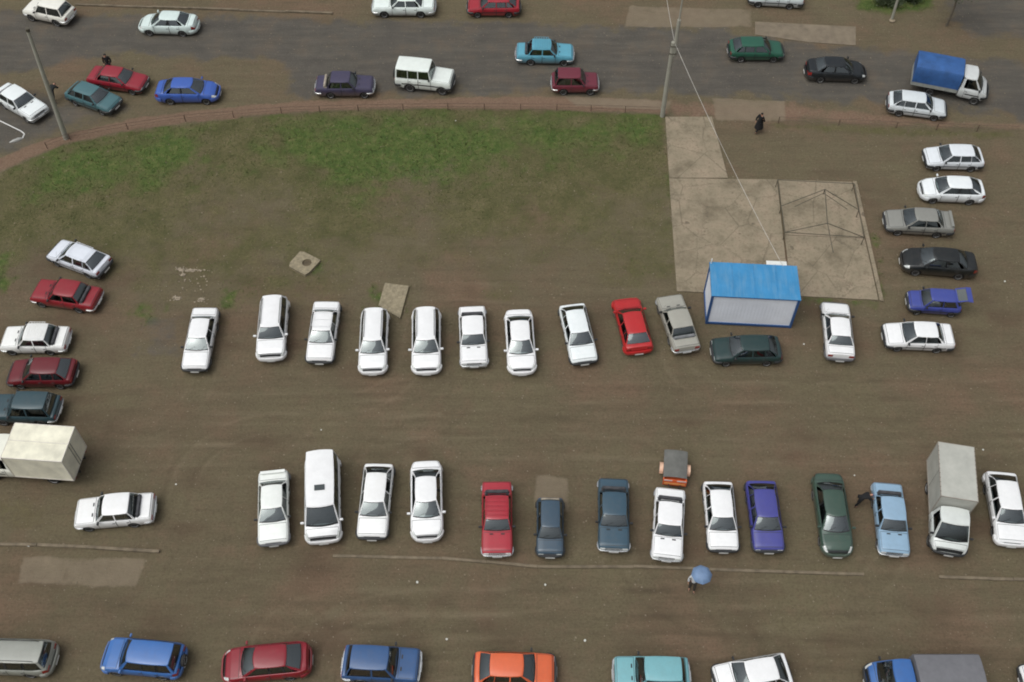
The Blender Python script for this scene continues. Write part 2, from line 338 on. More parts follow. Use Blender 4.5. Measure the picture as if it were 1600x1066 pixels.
def greenhouse(B, mb, parts):
    """roof, rails and pillars into mb (paint 0, trim 3); glass panes as parts"""
    S = B.S; xA, xB, xC, xD, zr, wr, ins, bow = (S[k] for k in ('xA', 'xB', 'xC', 'xD', 'zr', 'wr', 'ins', 'bow'))
    zrail = zr - .055
    def wb(x): return B.hw(x) - ins
    xm, hl = (xB + xC) / 2, (xB - xC) / 2
    def wt(x): return wr * (1 - .05 * abs((x - xm) / hl) ** 2)
    def side(x0, x1, t, s, inset=0.0):
        x = lerp(x0, x1, t)
        return (x, s * (lerp(wb(x0), wt(x1), t) - inset), lerp(B.deck(x0) - .004, zrail, t))
    T0, T1 = .05, .91
    for s in (1, -1):
        ed = [(xD, xC)] 
        for (a, at, b, bt) in S['wins']: ed += [(a, at), (b, bt)]
        ed.append((xA, xB))
        for k in range(len(ed) - 1):
            (a, at), (b, bt) = ed[k], ed[k + 1]
            def strip(t0, t1, m, ins_=0.0, nn=1):
                mb.grid([[side(lerp(a, b, u), lerp(at, bt, u), t, s, ins_) for t in (t0, t1)] for u in (0, .5, 1)], m)
            strip(0, T0, 0); strip(T1, 1, 0)
            if k % 2 == 0: mb.grid([[side(lerp(a, b, u), lerp(at, bt, u), t, s) for t in (T0, T1)] for u in (0, 1)], 3 if (0 < k < len(ed) - 2 and S['bump'] == 'body') else 0)
            else:
                g = MB(); g.grid([[side(lerp(a, b, u), lerp(at, bt, u), t, s, .012) for t in (T0 - .01, .5, T1 + .01)] for u in (0, .5, 1)])
                parts.append(('side_window', g, ['glass'], None))
                # rubber surround
                e = .018
                for (u0, u1, t0, t1) in ((0, 1, T0, T0 + .035), (0, 1, T1 - .035, T1)):
                    mb.grid([[side(lerp(a, b, u), lerp(at, bt, u), t, s, -.003) for t in (t0, t1)] for u in (u0, .5, u1)], 3)
                du = .022 / max(.2, abs(b - a))
                for (u0, u1) in ((0, du), (1 - du, 1)):
                    mb.grid([[side(lerp(a, b, u), lerp(at, bt, u), t, s, -.004) for t in (T0, T1)] for u in (u0, u1)], 3)
    # roof
    ys = [-1, -.93, -.80, -.45, 0, .45, .80, .93, 1]
    def rz(f, u):
        e = abs(u) ** 4
        crown = .035 * (1 - f * f)
        return (zrail if abs(f) == 1 else zr - .045 + .012 * (abs(f) < .9) + crown) - .022 * e * (abs(f) < .95)
    def rx(u, f): 
        x = xm + hl * u
        return x + (bow * .8 * (1 - f * f) * max(0, u) ** 3 - bow * .35 * (1 - f * f) * max(0, -u) ** 3)
    us = [-1, -.96, -.8, -.4, 0, .4, .8, .96, 1]
    P = [[(rx(u, f), f * wt(xm + hl * u), rz(f, u)) for f in ys] for u in us]
    mb.grid(P, 0)
    # windscreen and rear window: grid from base curve to roof edge
    for (xb, top_i, nm, bw) in ((xA, -1, 'windscreen', bow), (xD, 0, 'rear_window', -bow * .5)):
        topc = P[top_i]
        base = [(xb + bw * (1 - f * f), f * wb(xb), B.deck(xb + bw * (1 - f * f)) + S['cr'] * (1 - f * f) - .012) for f in ys]
        def pg(fi, t, off=0.0):
            k = min(int(fi), len(ys) - 2); w_ = fi - k
            a = [lerp(base[k][c], base[k + 1][c], w_) for c in range(3)]; b = [lerp(topc[k][c], topc[k + 1][c], w_) for c in range(3)]
            p = [lerp(a[c], b[c], t) for c in range(3)]
            d = (1 if nm == 'windscreen' else -1)
            bulge = .03 * math.sin(math.pi * t) + off
            p[0] += d * bulge * .6; p[2] += bulge * .6
            return tuple(p)
        rear_box = nm == 'rear_window' and S.get('box_end')
        tt0, tt1 = (.06, .93)
        if nm == 'rear_window' and not S.get('notch'): tt0 = .12
        if rear_box: tt0, tt1 = .3, .8
        f0, f1 = (.7, 7.3) if not rear_box else (1.6, 6.4)
        fs = [f0, 1, 2, 3, 4, 5, 6, 7, f1]; fs = [f for f in fs if f0 <= f <= f1]
        mb.grid([[pg(f, t) for t in (0, .5, 1)] for f in (0, f0)], 0); mb.grid([[pg(f, t) for t in (0, .5, 1)] for f in (f1, 8)], 0)
        mb.grid([[pg(f, t) for t in (0, tt0)] for f in fs], 3 if tt0 < .1 else 0); mb.grid([[pg(f, t) for t in (tt1, 1)] for f in fs], 0)
        g = MB(); g.grid([[pg(f, t, -.006) for t in (tt0, lerp(tt0, tt1, .33), lerp(tt0, tt1, .66), tt1)] for f in fs])
        parts.append((nm, g, ['glass'], None))
        for (a, b) in ((tt0, tt0 + .04), (tt1 - .04, tt1)): mb.grid([[pg(f, t, .003) for t in (a, b)] for f in fs], 3)
        mb.grid([[pg(f, t, .003) for t in (tt0, .5, tt1)] for f in (f0, f0 + .12)], 3); mb.grid([[pg(f, t, .003) for t in (tt0, .5, tt1)] for f in (f1 - .12, f1)], 3)
        if nm == 'windscreen':
            for fi in (2.2, 4.6):
                wp = MB(); wp.tube([pg(fi, .02, .03), pg(fi + 1.6, .34, .022)], .008, 0, 5)
                parts.append(('wiper', wp, ['trim'], None))
    # antenna
    return pg

def wheel_parts(mbr, r, wdt=.17):
    t = MB(); h = wdt / 2
    t.lathe_y([(r * .62, -h * .8), (r * .88, -h), (r * .97, -h * .8), (r, -h * .4), (r, h * .4), (r * .97, h * .8), (r * .88, h), (r * .62, h * .8)], 0, 22)
    m = MB(); m.lathe_y([(r * .1, h * .70), (r * .22, h * .74), (r * .30, h * .55), (r * .55, h * .62), (r * .63, h * .92), (r * .66, h * .5), (r * .5, -h * .6)], 0, 18)
    for k in range(6):
        a = k * math.pi / 3; m.box(r * .41 * math.cos(a) - .018, r * .41 * math.cos(a) + .018, h * .55, h * .66, r * .41 * math.sin(a) - .018, r * .41 * math.sin(a) + .018, 1)
    return t, m

def car_parts(S, kind, opts):
    """list of (name, MB, material keys, parent index or None, transform)"""
    B = Body(S); parts = []; L2 = S['L'] / 2
    mb = B.body(); pg = greenhouse(B, mb, parts)
    # seams on the body
    dz = 8.6
    for (a, b) in S['doors']:
        for sd in (1, -1):
            for x in (a, b):
                B.patch(mb, x - .012, x + .012, 4.6, dz, sd, .0055, 3)
    def outline(x0, x1, j):
        for sd in (1, -1): B.patch(mb, x0, x1, j - .16, j, sd, .0095, 3)
        for x in (x0, x1): B.patch(mb, x - .011, x + .011, 0, j, 1, .0095, 3, True)
    outline(S['xA'] + S['bow'] + .05, L2 - .10, 3.6)
    if S.get('notch'): outline(-L2 + .10, S['xD'] - S['bow'] * .5 - .07, 3.6)
    if S.get('vents'):
        for sd in (.30, -.30):
            x = S['xA'] + .22; z = B.deck(x) + S['cr'] * .85 + .006
            mb.box(x - .035, x + .035, sd - .10, sd + .10, z - .01, z + .012, 3)
    for sd in (1, -1):   # side moulding
        if S['bump'] == 'trim': B.patch(mb, -L2 + .5, L2 - .55, 6.35, 6.75, sd, .009, 3)
    parts.insert(0, ('body', mb, ['PAINT', 'dash', 'dark', 'trim'], None))
    g = MB(); B.patch(g, S['xA'] + S['bow'] + .05, L2 - .10, 0, 3.6, 1, .006, 0, True); parts.append(('bonnet', g, ['PAINT'], None))
    if S.get('notch'):
        g = MB(); B.patch(g, -L2 + .10, S['xD'] - S['bow'] * .5 - .07, 0, 3.6, 1, .006, 0, True); parts.append(('boot_lid', g, ['PAINT'], None))
        if opts.get('spoiler'):
            sp = MB(); zz = B.deck(-L2 + .2)
            sp.box(-L2 + .08, -L2 + .26, -.68, .68, zz + .13, zz + .155, 0, .01); sp.box(-L2 + .12, -L2 + .2, -.66, -.62, zz, zz + .135, 0); sp.box(-L2 + .12, -L2 + .2, .62, .66, zz, zz + .135, 0)
            parts.append(('spoiler', sp, ['PAINT'], None))
    elif not S.get('box_end'):
        g = MB(); h = B.deck(-L2 + .05) 
        g.box(-L2 - .012, -L2 + .01, -B.hw(-L2) + .12, B.hw(-L2) - .12, .52 + S.get('lift', 0), h - .12, 0, .01)
        gi = len(parts); parts.append(('tailgate', g, ['PAINT'], None))
        if opts.get('open_gate'):
            o = MB(); xr = S['xC'] - .02; zz = S['zr']; wg = S['wr'] + .04
            def q(x0, x1, y0, y1, z0, z1, m):
                o.grid([[(x0, y, z0), (x1, y, z1)] for y in (y0, y1)], m); o.grid([[(x0, y, z0 - .03), (x1, y, z1 - .03)] for y in (y0, y1)], m)
            xe = xr - .62; ze = zz + .17
            q(xr, xr - .06, -wg, wg, zz, zz + .02, 0); q(xr - .06, xe + .02, -wg, -wg + .08, zz + .02, ze, 0); q(xr - .06, xe + .02, wg - .08, wg, zz + .02, ze, 0)
            q(xe, xe - .30, -wg - .03, wg + .03, ze, ze - .02, 0)
            o.box(xe - .32, xe - .29, -wg - .03, wg + .03, ze - .07, ze - .02, 0); 
            parts[gi] = ('tailgate', o, ['PAINT'], None)
            o2 = MB(); o2.grid([[(xr - .06, y, zz + .012), (xe + .02, y, ze - .008)] for y in (-wg + .08, wg - .08)]); parts.append(('rear_window', o2, ['glass'], gi))
            o3 = MB(); o3.tube([(S['xD'] + .1, wg, B.deck(S['xD']) + .05), (xr - .4, wg, zz + .1)], .012); o3.tube([(S['xD'] + .1, -wg, B.deck(S['xD']) + .05), (xr - .4, -wg, zz + .1)], .012)
            parts.append(('strut', o3, ['trim'], gi))
    for (a, b) in S['doors']:
        for sd in (1, -1):
            g = MB(); B.patch(g, a + .01, b - .01, 4.7, dz, sd, .005, 0); gi = len(parts); parts.append(('door', g, ['PAINT'], None))
            hx = a + .12; p = B.pt(hx, 5.6, sd, .018)
            g = MB(); g.box(hx - .07, hx + .07, p[1] - .015, p[1] + .015, p[2] - .013, p[2] + .013, 0, .006); parts.append(('door_handle', g, ['trim'], gi))
    # bumpers
    bk = opts.get('bump', S['bump']); th, z0, hh = {'chrome': (.05, .46, .11), 'trim': (.075, .42, .17), 'body': (.06, .34, .26)}[bk]
    z0 += S.get('lift', 0) * .9
    for e in (1, -1):
        if S.get('box_end') and e < 0: continue
        path = []
        for sgn in (1, -1):
            pts = [(L2 - .42, B.hw(L2 - .42) + .012), (L2 - .2, B.hw(L2 - .2) + .02), (L2 - .05, B.hw(L2) + .02 - .02), (L2 + .035, B.hw(L2) - .10), (L2 + .055 + S['a'] * .15, B.hw(L2) * .5)]
            path += [(x, sgn * y) for x, y in (pts if sgn == 1 else pts[::-1])]
        rings = []
        for k, (x, y) in enumerate(path):
            a = path[max(0, k - 1)]; b = path[min(len(path) - 1, k + 1)]; dx, dy = b[0] - a[0], b[1] - a[1]; n = math.hypot(dx, dy); nx, ny = -dy / n, dx / n
            if x * nx + y * ny < 0: nx, ny = -nx, -ny
            rings.append([(e * (x + nx * o), y + ny * o, z) for o, z in ((-.03, z0), (th * .7, z0), (th, z0 + hh * .3), (th * .9, z0 + hh * .85), (th * .5, z0 + hh), (-.03, z0 + hh))])
        g = MB(); g.rings(rings, 0); gi = len(parts)
        mk = {'chrome': 'chrome', 'trim': 'steel_grey' if opts.get('grey_bumper') else 'trim', 'body': 'PAINT'}[bk]
        parts.append(('bumper', g, [mk], None))
        g = MB(); xx = L2 + .055 + S['a'] * .15 + th
        g.box(min(e * xx, e * (xx + .012)), max(e * xx, e * (xx + .012)), -.25, .25, z0 - .02, z0 + .09, 0)
        parts.append(('number_plate', g, ['plate'], gi))
    # lights and grille
    zf = B.deck(L2 - .02); wv = B.hw(L2)
    if S['head'] == 'box':
        for sd in (1, -1):
            g = MB(); y0, y1 = sorted((sd * (wv - .32), sd * (wv - .05)))
            if kind in ('jeep', 'volga'):
                g.lathe_y([(.0, 0), (.08, .01), (.095, 0), (.095, -.03)], 0, 14); g.v = [(L2 + .0 + y, sd * (wv - .18) + x, zf - .12 + z) for x, y, z in g.v]
            else: g.box(L2 - .05, L2 + .016, y0, y1, zf - .17, zf - .035, 0, .012)
            parts.append(('headlight', g, ['lamp'], None))
        g = MB(); g.box(L2 - .03, L2 + .010, -wv + .34, wv - .34, zf - .165, zf - .04, 0)
        for k in range(5): g.box(L2 - .02, L2 + .018, -wv + .34, wv - .34, zf - .158 + k * .026, zf - .152 + k * .026, 1)
        parts.append(('grille', g, ['trim', 'chrome' if bk == 'chrome' else 'steel_grey'], None))
    else:
        for sd in (1, -1):
            g = MB(); B.patch(g, L2 - .30, L2 - .015, 3.15, 5.35, sd, .010, 0); parts.append(('headlight', g, ['lamp'], None))
        g = MB(); B.patch(g, L2 - .075, L2 - .004, 0, 2.6, 1, .010, 0, True); parts.append(('grille', g, ['trim'], None))
    if not S.get('box_end'):
        zt = B.deck(-L2 + .03)
        for sd in (1, -1):
            g = MB(); y0, y1 = sorted((sd * (B.hw(-L2) - .30), sd * (B.hw(-L2) - .01)))
            if S['head'] == 'box': g.box(-L2 - .016, -L2 + .07, y0, y1, zt - .23, zt - .07, 0, .012)
            else: g.box(-L2 - .016, -L2 + .10, y0, y1, zt - .24, zt - .08, 0, .012); B.patch(g, -L2 + .01, -L2 + .24, 4.9, 6.2, sd, .009, 0)
            parts.append(('tail_light', g, ['red_lamp'], None))
    # mirrors
    for sd in (1, -1):
        x = S['xA'] - .16; y = sd * (B.hw(x) - .02); z = B.deck(x) + .075
        g = MB(); g.box(x - .05, x + .06, min(y, y + sd * .19), max(y, y + sd * .19), z - .055, z + .065, 0, .025)
        parts.append(('mirror', g, ['trim' if bk != 'body' else 'PAINT'], None))
    # cabin
    ck = opts.get('seats', 'cloth'); zt = B.deck(0) - .40
    xsf = [S['xA'] - 1.25]; 
    for sd in (.36, -.36):
        g = MB(); x = xsf[0]; g.box(x - .05, x + .45, sd - .24, sd + .24, zt, zt + .16, 0, .05); g.box(x - .16, x, sd - .23, sd + .23, zt + .05, zt + .62, 0, .05); g.box(x - .15, x - .05, sd - .12, sd + .12, zt + .60, zt + .78, 0, .03)
        parts.append(('seat', g, [ck], None))
    if not S.get('box_end'):
        g = MB(); x = xsf[0] - .85; ww = S['wr']; g.box(x - .05, x + .45, -ww, ww, zt, zt + .16, 0, .05); g.box(x - .2, x - .02, -ww, ww, zt + .05, zt + .58, 0, .05)
        parts.append(('rear_seat', g, [ck], None))
        if S.get('notch'):
            g = MB(); g.box(S['xD'] + .05, x - .15, -ww - .03, ww + .03, zt + .36, zt + .40, 0); parts.append(('parcel_shelf', g, [ck], None))
        if kind == 'van':
            g = MB(); x -= .95; g.box(x - .05, x + .45, -ww, ww, zt, zt + .16, 0, .05); g.box(x - .2, x - .02, -ww, ww, zt + .05, zt + .58, 0, .05); parts.append(('rear_seat', g, [ck], None))
    g = MB(); g.box(S['xA'] - .42, S['xA'] + .0, -S['wr'] - .05, S['wr'] + .05, zt + .1, zt + .40, 0, .04); gi = len(parts); parts.append(('dashboard', g, ['dash'], None))
    g = MB(); cx, cy, cz = S['xA'] - .55, .36, zt + .42
    g.tube([(cx + .07 * math.sin(t), cy + .18 * math.cos(t), cz + .16 * math.sin(t)) for t in [k * math.pi / 7 for k in range(15)]], .014, 0, 6); parts.append(('steering_wheel', g, ['trim'], gi))
    # roof things
    if S.get('rails') and not opts.get('no_rails'):
        for sd in (1, -1):
            g = MB(); y = sd * (S['wr'] - .06); z = S['zr'] - .03; g.tube([(S['xB'] - .15, y, z), (S['xB'] - .25, y, z + .06), (S['xC'] + .35, y, z + .06), (S['xC'] + .2, y, z)], .016, 0, 6)
            parts.append(('roof_rail', g, ['trim'], None))
    if opts.get('rack'):
        g = MB(); z = S['zr'] + .09; x0, x1 = S['xC'] + .12, S['xB'] - .12; ww = S['wr'] - .03
        for sd in (1, -1): g.tube([(x0, sd * ww, z), (x1, sd * ww, z)], .014, 0, 6)
        nb = opts.get('rack_bars', 6)
        for k in range(nb):
            x = lerp(x0, x1, k / (nb - 1)); g.tube([(x, -ww, z), (x, ww, z)], .013, 0, 6)
        for x in (lerp(x0, x1, .12), lerp(x0, x1, .88)):
            for sd in (1, -1): g.tube([(x, sd * ww, z), (x, sd * (S['wr'] + .02), S['zr'] - .05)], .014, 0, 6)
        parts.append(('roof_rack', g, [opts['rack']], None))
    if opts.get('spare') or S.get('spare'):
        t, m = wheel_parts(None, S['wr_'] * .93, .19); zz = .78 + S.get('lift', 0)
        for q in (t, m): q.v = [(-L2 - .15 - y, x - (.0 if kind == 'jeep' else 0), z + zz) for x, y, z in q.v]
        gi = len(parts); parts.append(('spare_wheel', t, ['rubber'], None)); parts.append(('wheel_cover', m, [opts.get('cover', 'rim'), 'trim'], gi))
    if S.get('sunroof'):
        g = MB(); g.box(-.12, .22, -.27, .27, S['zr'] + .018, S['zr'] + .034, 0, .006); parts.append(('sunroof', g, ['glass_black'], None))
    if S['zr'] < 1.5 and opts.get('aerial', 1):
        g = MB(); g.tube([(S['xA'] + .12, B.hw(S['xA']) - .12, B.deck(S['xA'])), (S['xA'] - .2, B.hw(S['xA']) - .12, B.deck(S['xA']) + .75)], .005, 0, 5); parts.append(('aerial', g, ['trim'], None))
    # wheels
    for wx in S['wx']:
        if wx is None: continue
        for sd in (1, -1):
            t, m = wheel_parts(None, S['wr_']); yy = sd * (S['W'] / 2 - .105)
            for q in (t, m): q.v = [(wx + x, yy + (y if sd > 0 else -y), z + S['wr_']) for x, y, z in q.v]
            gi = len(parts); parts.append(('wheel', t, ['rubber'], None)); parts.append(('rim', m, [opts.get('rim', 'rim'), 'trim'], gi))
    return parts

M['glass_black'] = simple('tinted_panel', (.04, .05, .05), .1, coat=1.0)
M['white_cover'] = simple('white_cover', (.7, .7, .68), .5)
M['light_rim'] = simple('alloy', (.55, .55, .55), .3, .6)

ALLK = {}
def instance(parts_key, builder, root, paints, name):
    """first use builds the meshes, later uses copy the objects"""
    if parts_key not in ALLK:
        lst = []; objs = []
        for (nm, mb, mk, par) in builder():
            o = mb.build(nm, [M[k] for k in mk], root if par is None else objs[par]); objs.append(o); lst.append((o, mk, par))
        ALLK[parts_key] = lst; cur = objs
    else:
        cur = []
        for (o, mk, par) in ALLK[parts_key]:
            c = o.copy(); scene.collection.objects.link(c); c.parent = root if par is None else cur[par]; cur.append(c)
    for o, (_, mk, _p) in zip(cur, ALLK[parts_key]):
        for k, key in enumerate(mk):
            if key in paints:
                o.material_slots[k].link = 'OBJECT'; o.material_slots[k].material = paints[key]
    return cur

# ---- lorries
def cargo_parts(kind):
    out = []; off = 1.70       # cab centre
    for nm, mb, mk, par in car_parts(SPEC['cab'], 'cab', {'seats': 'cloth_grey', 'aerial': 0}):
        mb.v = [(x + off, y, z) for x, y, z in mb.v]; out.append((nm, mb, mk, par))
    f = MB()
    for sd in (.42, -.42): f.box(-2.7, .75, sd - .04, sd + .04, .62, .78)
    for x in (-2.5, -1.6, -.7, .2): f.box(x - .04, x + .04, -.42, .42, .64, .76)
    f.tube([(-1.25, -.8, .36), (-1.25, .8, .36)], .06); f.box(-2.3, -.3, .50, .62, .45, .62, 0); f.box(-.2, .35, -.85, -.5, .45, .75, 0, .04)
    out.append(('chassis', f, ['dark'], None))
    for sd in (1, -1):
        t, m = wheel_parts(None, .35, .40); 
        for q in (t, m): q.v = [(-1.25 + x, sd * .72 + (y if sd > 0 else -y), z + .35) for x, y, z in q.v]
        gi = len(out); out.append(('wheel', t, ['rubber'], None)); out.append(('rim', m, ['rim', 'trim'], gi))
        g = MB(); g.grid([[(-1.25 + .45 * math.cos(t_), sd * (.5 + .48 * v), .38 + .45 * math.sin(t_)) for v in (0, 1)] for t_ in [math.pi * k / 8 for k in range(9)]]); out.append(('mudguard', g, ['trim'], None))
    if kind in ('tarp', 'greytarp'):
        z0, zt, hw_ = .84, (2.42 if kind == 'tarp' else 2.28), 1.0
        g = MB(); g.box(-2.75, .60, -hw_, hw_, .78, z0, 0); 
        for sd in (1, -1):
            g.box(-2.75, .60, sd * hw_ - (.03 if sd > 0 else 0), sd * hw_ + (0 if sd > 0 else .03), z0, 1.22, 0)
            for k in range(5): g.box(-2.72 + k * .81, -2.67 + k * .81, sd * hw_ - .01, sd * hw_ + .012 * sd + .01, z0, 1.22, 0)
        g.box(-2.78, -2.75, -hw_, hw_, .80, 1.22, 0); out.append(('dropside_bed', g, ['BED'], None))
        g = MB(); nx = 17; ring = []
        for k in range(nx):
            x = -2.76 + 3.36 * k / (nx - 1); sag = .022 * abs(math.sin(math.pi * k / 4)); e = .03 if k in (0, nx - 1) else 0
            prof_ = [(hw_ + .02, 1.10), (hw_ + .02 - sag, 1.6), (hw_ - .01, zt - .16), (hw_ - .09, zt - .03), (.55, zt + .06 - sag), (0, zt + .11 - sag)]
            ring.append([(x, y, z - e) for y, z in prof_] + [(x, -y, z - e) for y, z in prof_[::-1][1:]])
        g.grid(ring, 0)
        for x in (-2.76, .60):
            pr_ = ring[0] if x < 0 else ring[-1]; g.add([(x, y, z) for _, y, z in pr_], [tuple(range(len(pr_)))], 0)
        out.append(('tarpaulin', g, ['TARP'], None))
    else:
        zt = 2.86 if kind == 'box' else 2.80; hw_ = .98 if kind == 'box' else 1.05; xr = -2.75 if kind == 'box' else -2.6
        g = MB(); g.box(xr, .62, -hw_, hw_, .80, zt, 0, .02); out.append(('cargo_box', g, ['TARP'], None)); gi = len(out) - 1
        g = MB()
        for sd in (1, -1):
            for z in (.83, zt - .03): g.box(xr - .01, .63, sd * hw_ - .02, sd * hw_ + .02, z - .03, z + .035, 0)
            for x in (xr, .62): g.box(x - .02, x + .02, sd * hw_ - .02, sd * hw_ + .025, .8, zt, 0)
        for x in (xr, .62): g.box(x - .015, x + .015, -hw_, hw_, zt - .04, zt + .012, 0); g.box(x - .02, x + .02, -hw_, hw_, .79, .86, 0)
        if kind == 'oldbox': g.box(xr + .05, .58, -.02, .02, zt, zt + .02, 0)
        else:
            for k in range(1, 12):
                x = xr + k * .28
                for sd in (1, -1): g.box(x - .012, x + .012, sd * hw_ - .02, sd * hw_ + .024, zt - .05, zt + .02, 1)
            for sd in (1, -1): g.box(-1.05, -1.03, sd * hw_ - .005, sd * hw_ + .008, .85, zt - .05, 1)
        out.append(('corner_rails', g, ['RAIL', 'trim'], gi))
        g = MB(); g.box(xr - .02, xr - .004, -hw_ + .06, -.01, .88, zt - .08, 0); g.box(xr - .02, xr - .004, .01, hw_ - .06, .88, zt - .08, 0)
        for y in (-.1, .1): g.tube([(xr - .035, y, .9), (xr - .035, y, zt - .1)], .015, 1, 6)
        out.append(('rear_door', g, ['TARP', 'steel_grey'], gi))
        for sd in (1, -1):
            g = MB(); g.box(xr - .02, xr + .01, sd * .8 - .06, sd * .8 + .06, .66, .76, 0, .01); out.append(('tail_light', g, ['red_lamp'], None))
    return out
for k in ('BED', 'TARP', 'RAIL'): M[k] = M['steel_grey']
# ---------------------------------------------------------------- ground
def wpoly(pts, z=0.0): return np.array([tuple(un(u, v, z))[:2] for u, v in pts])
def sdist(X, Y, P):
    """signed distance to polygon, positive inside"""
    d = np.full(X.shape, 1e9); ins = np.zeros(X.shape, bool); n = len(P)
    for i in range(n):
        ax, ay = P[i]; bx, by = P[(i + 1) % n]; ex, ey = bx - ax, by - ay
        t = np.clip(((X - ax) * ex + (Y - ay) * ey) / (ex * ex + ey * ey + 1e-12), 0, 1)
        d = np.minimum(d, np.hypot(X - ax - t * ex, Y - ay - t * ey))
        c = ((ay > Y) != (by > Y)) & (X < (bx - ax) * (Y - ay) / (by - ay + 1e-12) + ax); ins ^= c
    return np.where(ins, d, -d)
def sm(d, w): t = np.clip(d / w * .5 + .5, 0, 1); return t * t * (3 - 2 * t)

ROAD = wpoly([(-300, -60), (0, 18), (120, 22), (300, 26), (520, 32), (700, 36), (900, 40), (1140, 44), (1180, 60), (1335, 76), (1470, 80), (1610, 98), (1900, 130),
              (1900, 215), (1600, 183), (1480, 168), (1380, 163), (1230, 152), (1040, 148), (870, 146), (640, 150), (520, 154), (450, 150), (445, 100), (380, 92), (240, 88), (140, 90), (60, 105), (0, 118), (-200, 190)])
LEFTROAD = wpoly([(-200, 150), (0, 130), (90, 150), (200, 170), (120, 200), (40, 228), (-200, 330)])
RIGHTYARD = wpoly([(1465, -60), (1900, -80), (1900, 80), (1600, 62), (1520, 58), (1485, 30)])
PATH = wpoly([(-120, 330), (-100, 300), (0, 246), (60, 222), (120, 205), (200, 186), (300, 174), (440, 160), (560, 156), (700, 153), (860, 150), (1035, 156), (1045, 178), (860, 170), (700, 168), (560, 170), (440, 176), (300, 190), (200, 203), (100, 224), (0, 268)])
PATH2 = wpoly([(1045, 158), (1240, 160), (1400, 180), (1600, 192), (1800, 215), (1800, 235), (1590, 204), (1400, 196), (1200, 187), (1045, 182)])
GRASS = wpoly([(-150, 345), (0, 270), (100, 224), (200, 204), (300, 191), (440, 177), (560, 171), (800, 170), (1038, 180), (1046, 250), (1052, 330), (900, 345), (700, 350), (560, 335), (440, 320), (330, 335), (200, 370), (60, 430), (-150, 470)])
LUSH = [wpoly(p) for p in ([(420, 185), (1035, 182), (1040, 215), (860, 235), (700, 290), (560, 305), (420, 250)], [(70, 240), (300, 200), (330, 250), (240, 290), (60, 300)],
                           [(-40, 400), (20, 400), (25, 450), (-40, 455)], [(470, 400), (510, 402), (500, 425), (480, 438)], [(572, 455), (600, 455), (598, 480), (575, 485)], [(625, 460), (650, 455), (640, 490)],
                           [(345, 445), (378, 450), (372, 485), (345, 480)], [(200, 490), (240, 470), (270, 480), (230, 505)], [(1255, 460), (1382, 470), (1376, 478), (1255, 470)], [(1045, 200), (1052, 200), (1060, 400), (1052, 400)],
                           [(1362, 370), (1370, 370), (1384, 468), (1374, 468)])]
STRIP = wpoly([(1210, 192), (1400, 200), (1590, 206), (1590, 214), (1400, 214), (1210, 200)])
TOPG = wpoly([(1335, -40), (1470, -40), (1455, 14), (1390, 22), (1340, 14)])
FADE = wpoly([(-200, 360), (60, 380), (330, 320), (560, 330), (1045, 335), (1050, 400), (800, 450), (560, 470), (260, 520), (170, 480), (-200, 520)])
LEFTLOW = wpoly([(-100, 750), (100, 770), (90, 835), (-100, 845)])
PALES = [wpoly(p) for p in ([(35, 868), (228, 872), (214, 918), (28, 912)], [(984, 8), (1175, 14), (1175, 42), (975, 42)], [(1112, 152), (1226, 158), (1228, 190), (1118, 188)],
                            [(838, 742), (888, 745), (890, 800), (832, 800)], [(880, 150), (1050, 156), (1045, 172), (900, 166)])]
PATCH = wpoly([(225, 492), (285, 490), (292, 565), (212, 560)])

def axis(vals, far):
    return np.array(sorted(set([-far, -far * .4, -far * .15] + list(vals) + [far * .15, far * .4, far])))
gx = axis(np.round(np.arange(-46, 46.01, .14), 3), 2500); gy = axis(np.round(np.arange(12, 84.01, .14), 3), 2500)
GX, GY = np.meshgrid(gx, gy, indexing='ij')
def vnoise(X, Y, sc, seed):
    """smooth lattice noise, -1..1"""
    T = np.random.default_rng(seed).uniform(-1, 1, (256, 256)); out = 0; amp = 1; tot = 0
    for k in range(4):
        x = X / sc + 100.3 * (k + 1); y = Y / sc + 57.1 * (k + 1); xi = np.floor(x).astype(int); yi = np.floor(y).astype(int); fx = x - xi; fy = y - yi
        fx = fx * fx * (3 - 2 * fx); fy = fy * fy * (3 - 2 * fy); a = T[xi % 256, yi % 256]; b = T[(xi + 1) % 256, yi % 256]; c = T[xi % 256, (yi + 1) % 256]; d = T[(xi + 1) % 256, (yi + 1) % 256]
        out = out + amp * ((a * (1 - fx) + b * fx) * (1 - fy) + (c * (1 - fx) + d * fx) * fy); tot += amp; amp *= .55; sc = sc / 2.1
    return out / tot * 1.6
FULL = wpoly([(-200, 372), (0, 270), (100, 224), (200, 204), (300, 191), (440, 177), (560, 171), (800, 170), (1038, 180), (1046, 250), (1056, 400), (1058, 440), (800, 468), (560, 480), (300, 520), (200, 500), (150, 440), (60, 400), (-200, 520)])
